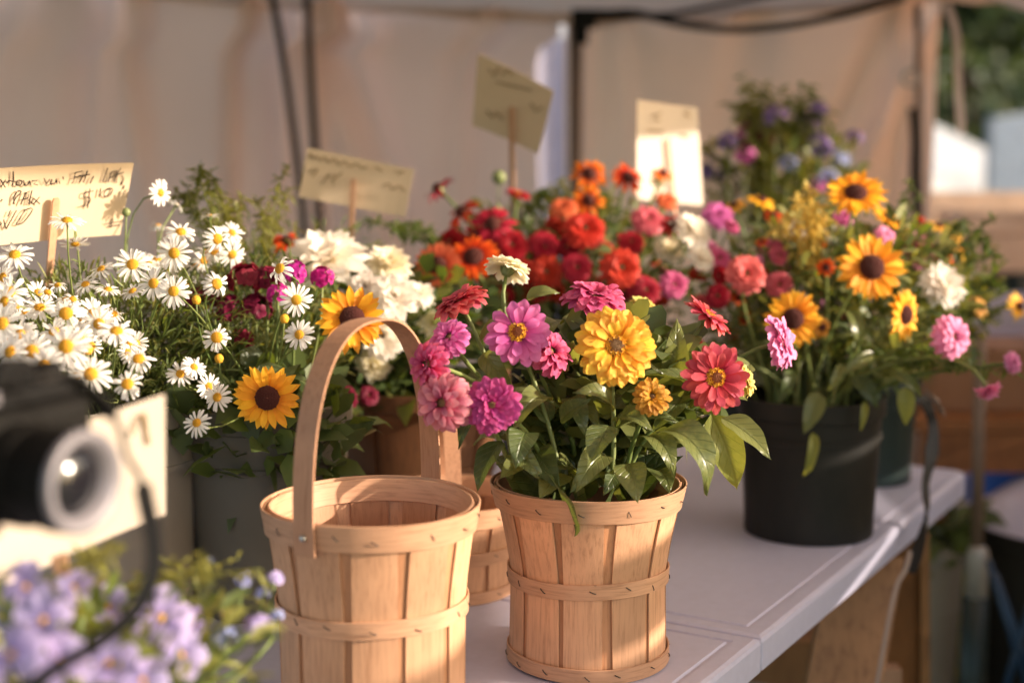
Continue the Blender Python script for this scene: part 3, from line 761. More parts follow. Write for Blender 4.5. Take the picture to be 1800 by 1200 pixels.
board('cross_rail', [(1540, 1176), (1585, 1176), (1585, 1230), (1540, 1230)], [2.25, 2.25, 2.25, 2.25], .03, 'stick', tre)

mb = MB(); pts = smoothpath([at(1622, 694, 2.30), at(1640, 745, 2.27), at(1637, 800, 2.25), at(1627, 850, 2.23), at(1628, 900, 2.20), at(1618, 950, 2.16), at(1596, 1005, 2.13)])
wd = [.026 - .010 * abs(sin(i * .28)) for i in range(len(pts))]
sr = thing('buckle_strap', tuple(pts[0]), 'black strap with a pale underside dangling over the table edge beside the dark buckets', 'strap')
m2 = MB(); m2.ribbon([rel(sr, p) for p in pts], [Vector((cos(i * .06), sin(i * .06) * .4, 0)) for i in range(len(pts))], wd, .002); m2.build('webbing', M['strap'], sr)
pts = smoothpath([at(1626, 690, 2.28), at(1648, 708, 2.26), at(1656, 728, 2.27)]); m2 = MB(); m2.ribbon([rel(sr, p) for p in pts], (.5, 0, -.8), .016, .002); m2.build('pale_end', M['strap_pale'], sr)
pts = smoothpath([at(1600, 968, 2.12), at(1592, 1000, 2.11), at(1576, 1030, 2.10), at(1560, 1100, 2.07), at(1540, 1210, 2.03)]); m2 = MB(); m2.ribbon([rel(sr, p) for p in pts], (1, .1, .2), .007, .002); m2.build('pale_tail', M['strap_pale'], sr)

# ------------------------------------------------------------------ baskets and buckets on the table
TZ = .7505
basket((-.142, 1.405, TZ), .1065, .0935, .092, .232, .128, 'empty splint basket with a tall bent-wood handle standing on the white table', handle=(radians(-29), .184, .0235), rot=.12)
basket((.088, 1.598, TZ), .1085, .0885, .0905, .209, .104, 'splint basket without a handle, filled with mixed zinnias', rot=-.1)
BUCKETS['zin'] = (.088, 1.598, TZ + .209, .09)
basket((-.085, 1.87, TZ), .105, .092, .088, .128, .06, 'low splint basket half hidden between the two front baskets', handle=(radians(6), .10, .02), rot=.3)
basket((-.16, 2.16, TZ), .15, .13, .125, .235, .11, 'old dark brown basket with an arched handle behind the empty basket', handle=(radians(80), .12, .03), woods=('oldwood', 'oldwood', 'oldwood'))
BUCKETS['white'] = (-.20, 2.22, TZ + .235, .12)
bucket((-.318, 1.80, TZ), .108, .088, .27, 'grey_plastic', 'tall grey plastic bucket holding sunflowers behind the empty basket'); BUCKETS['grey'] = (-.318, 1.80, TZ + .27, .10)
bucket((-.525, 1.76, TZ), .135, .12, .28, 'beige_plastic', 'tall beige plastic bucket holding the white daisies'); BUCKETS['daisy'] = (-.525, 1.76, TZ + .28, .125)
bucket((.462, 2.165, TZ), .108, .098, .215, 'black_plastic', 'black plastic bucket of sunflowers at the table edge'); BUCKETS['black'] = (.462, 2.165, TZ + .215, .095)
bucket((.64, 2.53, TZ), .09, .08, .20, 'green_plastic', 'dark green bucket behind the black bucket at the far table end'); BUCKETS['green'] = (.64, 2.53, TZ + .20, .08)
bucket((.10, 2.36, TZ), .13, .11, .24, 'black_plastic', 'black bucket hidden behind the zinnia basket, full of red flowers'); BUCKETS['red'] = (.10, 2.36, TZ + .24, .12)
bucket((-.36, 1.06, TZ), .095, .08, .15, 'beige_plastic', 'small bucket of lavender flowers below the black camera'); BUCKETS['lav'] = (-.36, 1.06, TZ + .15, .09)
bucket((.56, 3.15, .30), .13, .11, .5, 'black_plastic', 'tall dark bucket of purple asters before the tent side wall'); BUCKETS['aster'] = (.56, 3.15, .80, .12)
mb = MB(); mb.box((.56, 3.15, .15), .42, .42, .298); tag(mb.build('plant_stand', M['pine']), 'low wooden block under the tall bucket of purple asters', 'stand')

# ------------------------------------------------------------------ signs
def sign(px, Dtl, Dtr, mat, label, stick=None, strokes=(), ink='ink', wpx=2.3, Dstick=0.004):
    tl, tr, br, bl = px; TL = at(*tl, Dtl); TRr = at(*tr, Dtr); wv = TRr - TL
    lo, hi = Dtl - .5, Dtl + .5; f = lambda d: (at(*bl, d) - TL).dot(wv)
    best = min((abs(f(lo + (hi - lo) * i / 400)), lo + (hi - lo) * i / 400) for i in range(401))[1]
    best = max(Dtl - .07, min(Dtl + .07, best))
    BL = at(*bl, best); n = wv.cross(BL - TL).normalized()
    if n.y > 0: n = -n
    BR = onplane(*br, TL, n); T = .0012
    t = thing('price_sign', (TL + BR) / 2, label, 'sign', 'handwritten price signs')
    N = 10; mb = MB(); bow = .004
    for s in (0, 1):
        mb.grid(lambda u, v: rel(t, TL.lerp(TRr, u).lerp(BL.lerp(BR, u), v) - n * (T * s + bow * 4 * u * (1 - u))), N, 2)
    k = (N + 1) * 3
    ring = [i for i in range(N + 1)] + [2 * (N + 1) - 1, 3 * (N + 1) - 1] + [2 * (N + 1) + i for i in range(N - 1, -1, -1)] + [N + 1]
    mb.f += [(ring[i], ring[(i + 1) % len(ring)], k + ring[(i + 1) % len(ring)], k + ring[i]) for i in range(len(ring))]
    mb.m += [0] * len(ring)
    mb.build('card', M[mat], t)
    if strokes:
        mb = MB(); rr = random.Random(4)
        for st in strokes:
            pts = [onplane(x, y, TL, n) + n * .0006 for x, y in st]
            if len(pts) > 4: pts = smoothpath(pts, 3)
            sc = wpx * (Dtl + Dtr) / 2 / FPX
            mb.ribbon([rel(t, p) for p in pts], (wv.normalized() * .5 + (BL - TL).normalized() * .8), [sc * rr.uniform(.65, 1.2) for _ in pts], .0004)
        tag(mb.build('handwriting', M[ink], t), kind='stuff')
    if stick:
        (a, b, wd, front) = stick
        pa = onplane(*a, TL, n) + n * (.004 if front else -.006); pb = onplane(*b, TL, n) + n * (.004 if front else -.006)
        ext = (pb - pa).normalized()
        mb = MB(); mb.ribbon([rel(t, pa), rel(t, pa + ext * .004), rel(t, pb), rel(t, pb + ext * .12)], wv, [wd * .6, wd, wd, wd * .9], .003); mb.build('stick', M['stick'], t)
    return t
def zz(L, ox, oy, s): return [[(ox + x / s, oy + y / s) for x, y in st] for st in L]
W1 = zz([[(30, 170), (45, 155), (62, 160), (62, 112), (60, 178)], [(80, 160), (75, 175), (95, 178), (105, 160), (88, 155), (80, 160)], [(112, 155), (115, 175), (130, 178), (140, 158), (145, 178)], [(152, 158), (178, 155), (160, 172), (180, 178)], [(0, 150), (25, 190)], [(25, 152), (2, 188)],
  [(210, 145), (222, 172), (238, 148)], [(248, 150), (240, 172), (262, 168), (268, 150), (272, 172)], [(283, 158), (285, 172)], [(300, 138), (303, 150)],
  [(395, 110), (360, 118), (350, 165), (342, 168)], [(356, 142), (385, 132)], [(418, 108), (398, 165)], [(385, 135), (430, 126)], [(402, 125), (380, 165)], [(448, 135), (430, 170)],
  [(515, 95), (492, 162), (515, 158)], [(530, 118), (518, 165)], [(530, 120), (550, 108), (545, 135), (528, 142)], [(560, 108), (546, 162)], [(578, 96), (560, 128), (556, 168)], [(552, 130), (592, 116)], [(582, 130), (592, 150), (580, 178)], [(596, 178), (588, 198)],
  [(448, 205), (405, 215), (400, 235), (430, 238), (428, 260), (410, 275), (386, 278)], [(430, 193), (418, 288)], [(482, 193), (472, 236)], [(510, 200), (497, 215), (502, 235), (525, 225), (538, 200), (525, 192), (508, 202)],
  [(0, 258), (10, 245)], [(60, 268), (75, 238), (96, 216), (98, 206), (80, 210), (64, 242), (68, 270)], [(98, 272), (122, 212)], [(116, 222), (140, 205), (132, 240), (110, 246)], [(152, 203), (136, 270)], [(138, 247), (156, 233), (150, 268)], [(158, 240), (190, 268)], [(190, 233), (158, 270)],
  [(6, 358), (0, 372)], [(16, 343), (26, 386)], [(50, 298), (36, 328)], [(78, 298), (28, 388)], [(95, 338), (75, 366), (110, 356), (156, 293), (120, 298), (88, 348)],
  [(500, 365), (592, 348)], [(515, 377), (572, 368)], [(542, 338), (528, 382)]], 0, 260, 2.727)
sign([(-52, 300), (235, 287), (211, 413), (-70, 440)], 1.64, 1.80, 'paper', 'cream card sign with brown handwriting and $10 above the white daisies', ((96, 346), (80, 520), .0095, True), W1)
W2 = zz([[(1015, 130), (1020, 95), (1035, 130), (1055, 115), (1075, 140), (1100, 120), (1125, 150), (1160, 130), (1185, 165), (1220, 145), (1250, 175), (1290, 160), (1320, 185), (1350, 178)], [(1012, 215), (1035, 188), (1062, 190), (1030, 238)], [(1082, 282), (1130, 215)], [(1118, 238), (1160, 218), (1150, 292)], [(1140, 260), (1205, 212)], [(1440, 290), (1480, 278), (1500, 312), (1540, 288), (1570, 322)], [(1400, 178), (1440, 205)], [(1510, 205), (1570, 205), (1530, 225)]], 240, 240, 3.333)
sign([(540, 260), (728, 298), (712, 382), (525, 346)], 2.205, 2.195, 'paper', 'cream card sign with faded writing tilted down behind the white dahlias', ((622, 314), (617, 430), .0085, True), W2, 'ink_soft', 2.6)
W3 = zz([[(435, 165), (458, 205), (482, 160)], [(500, 195), (532, 168), (545, 195)], [(425, 365), (450, 400), (470, 375), (505, 412)], [(635, 330), (660, 370), (690, 350)], [(470, 230), (640, 270)]], 700, 60, 2.727)
sign([(840, 95), (973, 161), (946, 271), (830, 221)], 2.42, 2.395, 'paper', 'square cream card sign turned askew high above the red flowers', ((900, 186), (902, 300), .0085, True), W3, 'ink_soft', 3.5)
W4 = zz([[(1215, 395), (1262, 378)], [(1370, 378), (1400, 405), (1385, 360)], [(1195, 462), (1272, 470)], [(1355, 482), (1392, 492)], [(1230, 410), (1255, 415)]], 700, 60, 2.727)
sign([(1120, 175), (1226, 190), (1236, 361), (1119, 350)], 2.50, 2.62, 'paper_white', 'upright white card sign catching sunlight beside the purple asters', ((1172, 244), (1180, 330), .0085, True), W4, 'ink_soft', 3.5)
sign([(-60, 835), (290, 694), (291, 904), (-60, 1068)], .98, 1.10, 'paper_white', 'sunlit blank white card directly behind the black camera', None, [[(232, 765), (240, 740), (252, 725), (258, 760), (262, 780)]], 'ink_soft', 7)
st = thing('wooden_stake', at(102, 960, 1.06), 'thin pale stake leaning below the sunlit card in the lavender flowers', 'stake')
mb = MB(); a = at(102, 975, 1.06); b = at(150, 1140, 1.04); mb.ribbon([rel(st, a), rel(st, b), rel(st, b + (b - a) * .6)], (1, 0, 0), .011, .004); mb.build('shaft', M['stick'], st); st.location = st.location

# ------------------------------------------------------------------ the black film camera on its stand
fr = at(148, 848, .86); ax = Vector((.90, -.43, -.02)).normalized(); cr = Vector((-.43, -.90, 0)).normalized()
# local frame: X along body length (towards the viewer's left), Y back from the lens, Z up
R = Matrix((cr, -ax, Vector((0, 0, 1)))).transposed()
pc = thing('film_camera', fr, 'blurred black film camera with a pale lens ring in front of the daisies', 'camera')
def put(mb, name, mat, smooth=False): return mb.build(name, M[mat], pc, smooth, R.to_4x4())
def bevel(o, wd, seg=3):
    m = o.modifiers.new('bevel', 'BEVEL'); m.width = wd; m.segments = seg; return o
mb = MB(); mb.box((.0, .072, .004), .142, .036, .072); bevel(put(mb, 'body', 'cam_black'), .007)
mb = MB(); mb.box((.0, .072, .047), .140, .034, .014); bevel(put(mb, 'top_plate', 'cam_metal'), .004)
mb = MB(); mb.add([Vector(v) for v in ((-.024, .052, .054), (.024, .052, .054), (.026, .090, .054), (-.026, .090, .054), (-.012, .050, .074), (.012, .050, .074), (.014, .088, .070), (-.014, .088, .070))], [(0, 1, 5, 4), (1, 2, 6, 5), (2, 3, 7, 6), (3, 0, 4, 7), (4, 5, 6, 7), (3, 2, 1, 0)]); bevel(put(mb, 'prism_housing', 'cam_metal'), .003)
RX = Matrix.Rotation(radians(90), 3, 'X')     # lathe axis z -> -y
mb = MB(); mb.lathe([(.0, .056), (.033, .056), (.033, .040), (.0315, .038), (.0315, .022), (.033, .020), (.033, .004), (.031, .001), (.031, -.001)][::-1] if False else [(.030, -.055), (.033, -.055), (.033, -.040), (.0312, -.038), (.0312, -.022), (.033, -.020), (.033, -.003)], 40, R=RX); put(mb, 'lens_barrel', 'cam_black', False)
mb = MB(); mb.lathe([(.0325, -.004), (.033, .001), (.0315, .003), (.0265, .0015), (.022, -.007)], 44, R=RX); put(mb, 'lens_ring', 'cam_ring', True)
mb = MB(); mb.lathe([(.022, -.008), (.018, -.0045), (.012, -.0022), (.006, -.001), (.0003, -.0006)], 32, R=RX); put(mb, 'lens_glass', 'glass', True)
for x in (-.048, .045):
    mb = MB(); mb.lathe([(.0105, .053), (.0105, .062), (.009, .064), (.0003, .064)], 20, c=(x, .072, 0)); put(mb, 'dial', 'cam_metal')
for x in (-.073, .073):
    mb = MB(); mb.tube([Vector((x, .066 + .006 * cos(a), .040 + .006 * sin(a))) for a in [i * pi / 6 for i in range(13)]], .0012, 6, cap=False); put(mb, 'strap_lug', 'cam_ring', True)
mb = MB(); mb.box((.03, .0535, .052), .03, .002, .010); put(mb, 'name_plate', 'cam_ring')
# neck strap: over the top, down the lit card and round below
mb = MB(); pts = smoothpath([at(60, 668, .84), at(110, 655, .87), at(160, 690, .89), at(200, 735, .90), at(215, 770, .90), at(222, 800, .90), at(246, 840, .90), at(258, 890, .89), at(270, 950, .88), at(268, 1010, .87), at(235, 1075, .86), at(170, 1130, .85), at(100, 1172, .84), at(20, 1230, .83)])
n_ = len(pts); mb.ribbon([rel(pc, p) for p in pts], [Vector((1, -.15, .25 * sin(i * .1))) for i in range(n_)], [.012 if i < 18 else (.0035 if i < 38 else .011) for i in range(n_)], .0016); mb.build('strap', M['strap'], pc)
fo = fr + R @ Vector((.025, .072, -.033)); sd = thing('camera_stand', (fo.x, fo.y, TZ), 'thin dark rod stand under the black film camera', 'stand')
mb = MB(); mb.tube([Vector((0, 0, .01)), Vector((0, 0, fo.z - TZ))], .0035, 8); mb.build('rod', M['dark_metal'], sd, True)
mb = MB(); mb.lathe([(.0005, .012), (.045, .010), (.048, .004), (.048, 0), (.0005, 0)], 28); mb.build('foot_plate', M['dark_metal'], sd)
mb = MB(); mb.box((0, 0, fo.z - TZ - .003), .03, .03, .006); mb.build('head_plate', M['dark_metal'], sd)

# ------------------------------------------------------------------ neighbouring stall at the right
nt_ = thing('wooden_market_table', (1.75, 3.75, 0), 'dark wooden market table of the neighbouring stall', 'table')
for i in range(5):
    mb = MB(); mb.box((0, -.36 + i * .18 - .0, .70), 1.62, .176, .03); mb.build('plank', M['pine_red'], nt_)
mb = MB(); mb.box((0, -.432, .634), 1.56, .03, .095); mb.build('apron', M['pine_red'], nt_)
for x in (-.70, .70):
    for y in (-.36, .36): mb = MB(); mb.box((x, y, .34), .06, .06, .68); mb.build('leg', M['pine_red'], nt_)
def crate(c, sx, sy, sz, mat, label, group=None, slats=3, cat='crate'):
    t = thing('wooden_crate', c, label, cat, group); th = .012
    for x in (-1, 1):
        for y in (-1, 1): m_ = MB(); m_.box((x * (sx / 2 - .02), y * (sy / 2 - .02), sz / 2), .025, .025, sz - .004); m_.build('corner_post', M[mat], t)
    h = sz / slats
    for k in range(slats):
        for y in (-1, 1): m_ = MB(); m_.box((0, y * (sy / 2 + .0), h * (k + .5)), sx, th, h * .82); m_.build('slat', M[mat], t)
        for x in (-1, 1): m_ = MB(); m_.box((x * (sx / 2 - .004), 0, h * (k + .5)), th, sy - th - .002, h * .82); m_.build('slat', M[mat], t)
    m_ = MB(); m_.box((0, 0, .008), sx - .03, sy - .03, .012); m_.build('bottom_board', M[mat], t); return t
M['carton'] = plain('brown carton', (.33, .17, .09), .8, (.27, .13, .06)); M['pale_crate'] = plain('pale plastic crate', (.62, .55, .62), .5)
M['tan_wood'] = wood_mat('tan crate wood', (.62, .45, .31), (.5, .34, .21))
def carton(c, sx, sy, sz, label, mat='carton'):
    t = thing('carton', c, label, 'box'); m_ = MB(); m_.box((0, 0, sz / 2), sx, sy, sz); bevel(m_.build('box', M[mat], t), .004)
    for s in (-1, 1): m_ = MB(); m_.box((s * sx * .253, 0, sz + .002), sx * .49, sy * .98, .003); m_.build('flap', M[mat], t)
    return t
carton((1.17, 3.52, .716), .30, .24, .15, 'brown carton at the near end of the dark wooden table')
bucket((1.37, 3.46, .7155), .095, .08, .17, 'black_plastic', 'black pot standing beside the carton on the wooden table')
crate((1.36, 3.86, .7155), .44, .3, .24, 'pale_crate', 'pale lilac plastic crate behind the black pot on the wooden table', None, 3)
crate((1.92, 3.70, .7155), .44, .34, .26, 'tan_wood', 'tan slatted crate on the far part of the wooden table', None, 3)
sh = thing('display_shelf', (2.15, 5.6, 0), 'tan wooden display shelf standing behind the neighbouring stall', 'shelf')
for z in (.35, .74, 1.02): mb = MB(); mb.box((0, 0, z), 1.5, .4, .03); mb.build('shelf_board', M['tan_wood'], sh)
for x in (-.76, .76): mb = MB(); mb.box((x, 0, .6), .03, .42, 1.2); mb.build('side_panel', M['tan_wood'], sh)
mb = MB(); mb.box((0, .205, .6), 1.5, .012, 1.18); mb.build('back_panel', M['tan_wood'], sh)
mb = MB(); mb.box((0, -.195, .95), 1.49, .012, .11); mb.build('front_board', M['tan_wood'], sh)
crate((1.95, 5.55, 1.037), .5, .3, .09, 'tan_wood', 'tan crate on top of the display shelf before the white tents', None, 2)
for i, (x, m_, lb) in enumerate(((1.72, 'pale_crate', 'pale tub on the display shelf, nearest the tent pole'), (1.95, 'green_plastic', 'dark green tub on the display shelf beside the pale tub'), (2.2, 'pale_crate', 'pale tub on the display shelf beyond the dark green tub'))):
    bucket((x, 5.52, .757), .10, .085, .14, m_, lb)
# umbrella stand pole between the table and the neighbouring stall
ub = thing('umbrella_stand', at(1718, 1300, 2.85) * 1, 'grey pole in a dark sleeve with a pale collar beside the white table', 'pole')
ub.location.z = 0; X0 = at(1718, 1000, 2.85)
mb = MB(); mb.tube([rel(ub, (X0.x, X0.y, .43)), rel(ub, (at(1713, 815, 2.85).x, X0.y, .98))], .0125, 10); mb.build('pole', M['pole'], ub, True)
mb = MB(); q = rel(ub, (X0.x, X0.y, 0)); mb.lathe([(.020, .425), (.023, .43), (.023, .515), (.019, .53), (.013, .536)], 20, (q.x, q.y, 0)); mb.build('collar', M['grey_metal'], ub, True)
mb = MB(); mb.tube([(q.x, q.y, .0), (q.x, q.y, .428)], .028, 14); mb.build('sleeve', M['green_plastic'], ub, True)
M['blue'] = plain('blue plastic', (.02, .10, .42), .45); M['dkblue'] = plain('dark blue steel', (.012, .045, .10), .4)
tb = bucket((1.74, 4.6, .0), .24, .21, .46, 'blue', 'blue plastic tub on the grass beyond the neighbouring table', ring=False)
tub = bucket((1.28, 3.12, 0), .25, .22, .52, 'black_plastic', 'large black tub on the grass beside the umbrella pole', ring=False)
mb = MB(); mb.grid(lambda u, v: Vector((1.04 + .5 * u, 3.06 + .30 * v, .535 + .025 * sin(u * 9 + v * 4) + .02 * sin(v * 11 - u * 5) - .10 * (max(0, abs(u - .5) - .35) * 3 + max(0, .2 - v) * 3))), 24, 20)
tag(mb.build('plastic_sheet', plain('pale sheet', (.55, .5, .6), .45)), 'crumpled pale sheet thrown over the large black tub', 'sheet')
ch = thing('folding_chair', (1.32, 2.75, 0), 'dark blue steel legs of a folding chair beside the black tub', 'chair')
for a, b in (((1738, 985), (1830, 1290)), ((1750, 1010), (1850, 1290)), ((1830, 1000), (1740, 1300))):
    mb = MB(); mb.tube([rel(ch, at(*a, 2.72)), rel(ch, at(*b, 2.72))], .007, 8); mb.build('leg', M['dkblue'], ch, True)
bucket((.90, 3.02, .0), .085, .065, .50, 'beige_plastic', 'pale tall pot in the grass behind the trestle leg'); BUCKETS['pot'] = (.90, 3.02, .5, .07)
foliage('foliage', (.90, 3.02, .52), (.12, .12, .08), 120, .07, ['fol_a', 'leaf_dark'], 'dark leaves growing in the pale pot behind the trestle', 'ovate', 77)

# slatted timber screen of the next stall: throws the barred shade over the table
sc = thing('shade_screen', (1.95, 2.1, 0), 'slatted timber screen added out of view to bar the low sun', 'screen')
SLATS = [(.08, .55), (.56, .88), (.89, 1.13), (1.145, 1.30), (1.32, 1.42)]
for z0, z1 in SLATS:
    mb = MB(); mb.box((0, 0, (z0 + z1) / 2), .025, 3.0, z1 - z0); mb.build('slat', M['pine'], sc)
for y in (-1.5, -.5, .55, 1.5): mb = MB(); mb.box((.035, y, .72), .04, .05, 1.44); mb.build('post', M['pine'], sc)

tp = thing('shade_tarp', (2.7, 4.3, 0), 'tall canvas tarp added out of view to keep sun off the tent walls', 'tarp')  # unseen tarp, added to block the sun from the tent walls
mb = MB(); mb.grid(lambda u, v: Vector((.03 * sin(u * 17), -1.1 + 2.3 * u, .02 + 3.1 * v)), 40, 6); mb.build('cloth', M['fabric'], tp, True)
for y in (-1.12, 1.22): mb = MB(); mb.tube([(0, y, 0), (0, y, 3.15)], .02, 8); mb.build('pole', M['pole'], tp, True)

# ------------------------------------------------------------------ tents and trees beyond
M['tent_white'] = plain('white tent cloth', (.82, .82, .84), .8, transl=.5)
M['tent_lilac'] = plain('pale lilac tent cloth', (.50, .47, .58), .8, transl=.2)
def far_tent(c, sx, sy, he, hp, label, rot=0, cloth='tent_white'):
    t = thing('market_tent', c, label, 'tent'); t.rotation_euler = (0, 0, rot)
    mb = MB(); mb.add([Vector(v) for v in ((-sx, -sy, he), (sx, -sy, he), (sx, sy, he), (-sx, sy, he), (0, 0, hp))], [(0, 1, 4), (1, 2, 4), (2, 3, 4), (3, 0, 4)]); mb.build('roof', M['tent_white'], t)
    for a, b in (((-sx, -sy), (sx, -sy)), ((sx, -sy), (sx, sy)), ((sx, sy), (-sx, sy)), ((-sx, sy), (-sx, -sy))):
        mb = MB(); A = Vector((*a, 0)); B = Vector((*b, 0)); nn = (B - A).cross(Vector((0, 0, 1))).normalized()
        mb.grid(lambda u, v: A.lerp(B, u) + Vector((0, 0, .05 + (he - .06) * v)) + nn * (.03 * sin(u * 20) - .02), 24, 4); mb.build('wall', M[cloth], t, True)
    for x in (-sx, sx):
        for y in (-sy, sy): mb = MB(); mb.tube([(x * 1.01, y * 1.01, 0), (x * 1.01, y * 1.01, he)], .025, 8); mb.build('pole', M['grey_metal'], t, True)
    return t
far_tent((4.25, 17.0, 0), 1.35, 1.35, 1.12, 2.08, 'white pyramid tent with a sunlit roof behind the display shelf', .35)
far_tent((6.28, 13.2, 0), 1.25, 1.3, 1.72, 1.86, 'pale blue-white tent in shade at the picture edge before the trees', .35)
far_tent((.15, 7.6, 0), .7, .7, 1.9, 2.4, 'pale lilac tent showing through the slit at the tent corner', 0, 'tent_lilac')
M['bark'] = plain('bark', (.08, .06, .045), .9, scale=12, bump=.6)
def tree(x, y, h, r, seed, label):
    t = thing('tree', (x, y, 0), label, 'tree', 'dark trees beyond the market'); rr = random.Random(seed); mb = MB()
    mb.tube([(0, 0, 0), (.05, .1, h * .3), (0, 0, h * .6), (.1, 0, h * .85)], h * .03, 8, r1=h * .008)
    for i in range(7):
        a = rr.uniform(0, 6.3); z = h * rr.uniform(.3, .65); mb.tube([(0, 0, z), (cos(a) * r * .4, sin(a) * r * .4, z + h * .1), (cos(a) * r * .8, sin(a) * r * .8, z + h * .16)], h * .01, 5, r1=h * .003)
    mb.build('trunk', M['bark'], t, True); mb = MB()
    cl = [Vector((rr.gauss(0, .5) * r, rr.gauss(0, .5) * r, h * .58 + rr.gauss(0, .24) * h)) for _ in range(36)]
    for c in cl:
        for k in range(120):
            p = c + Vector((rr.gauss(0, 1), rr.gauss(0, 1), rr.gauss(0, .8))) * r * .17; s = rr.uniform(.10, .24)
            B = basis((rr.gauss(0, 1), rr.gauss(0, 1), rr.gauss(0, 1) + .6), rr.uniform(0, 6.3))
            mb.add([p + B @ Vector(v) * s for v in ((-.5, 0, 0), (0, -.9, .1), (.5, 0, 0), (0, .9, .1))], [(0, 1, 2, 3)], None, rr.randrange(2))
    mb.build('crown', [M['leaf_tree'], M['leaf_tree2']], t)
M['leaf_tree'] = leaf_mat('tree leaf', (.018, .035, .018), (.04, .06, .03), .6, .2, False); M['leaf_tree2'] = leaf_mat('tree leaf light', (.03, .05, .025), (.06, .085, .03), .6, .25, False)
for i, (x, y, h, rr_, lb) in enumerate(((6.6, 24, 8, 2.6, 'dark tree behind the white pyramid tent'), (9.6, 25, 9, 3.0, 'broad dark tree at the edge of the picture'), (12.2, 33, 11, 3.6, 'tall dark tree standing farther back between the others'), (4.2, 30, 9, 3.0, 'dark tree mostly hidden by the tent side wall'), (8.2, 36, 12, 4, 'tallest dark tree in the far row'), (8.3, 26.5, 8.5, 2.6, 'dark tree between the white pyramid tent and the broad one'))): tree(x, y, h, rr_, i + 3, lb)
hd = MB(); rr = random.Random(8)
for i in range(5000):
    p = Vector((rr.uniform(-2, 24), 27 + rr.gauss(0, .8), abs(rr.gauss(0, 1.5)))); s = rr.uniform(.15, .35); B = basis((rr.gauss(0, 1), rr.gauss(0, 1) - 1, rr.gauss(0, 1)), rr.uniform(0, 6))
    hd.add([p + B @ Vector(v) * s for v in ((-.5, 0, 0), (0, -.9, .1), (.5, 0, 0), (0, .9, .1))], [(0, 1, 2, 3)], None, rr.randrange(2))
tag(hd.build('undergrowth', [M['leaf_tree'], M['leaf_tree2']]), 'dark undergrowth below the far trees', kind='stuff')
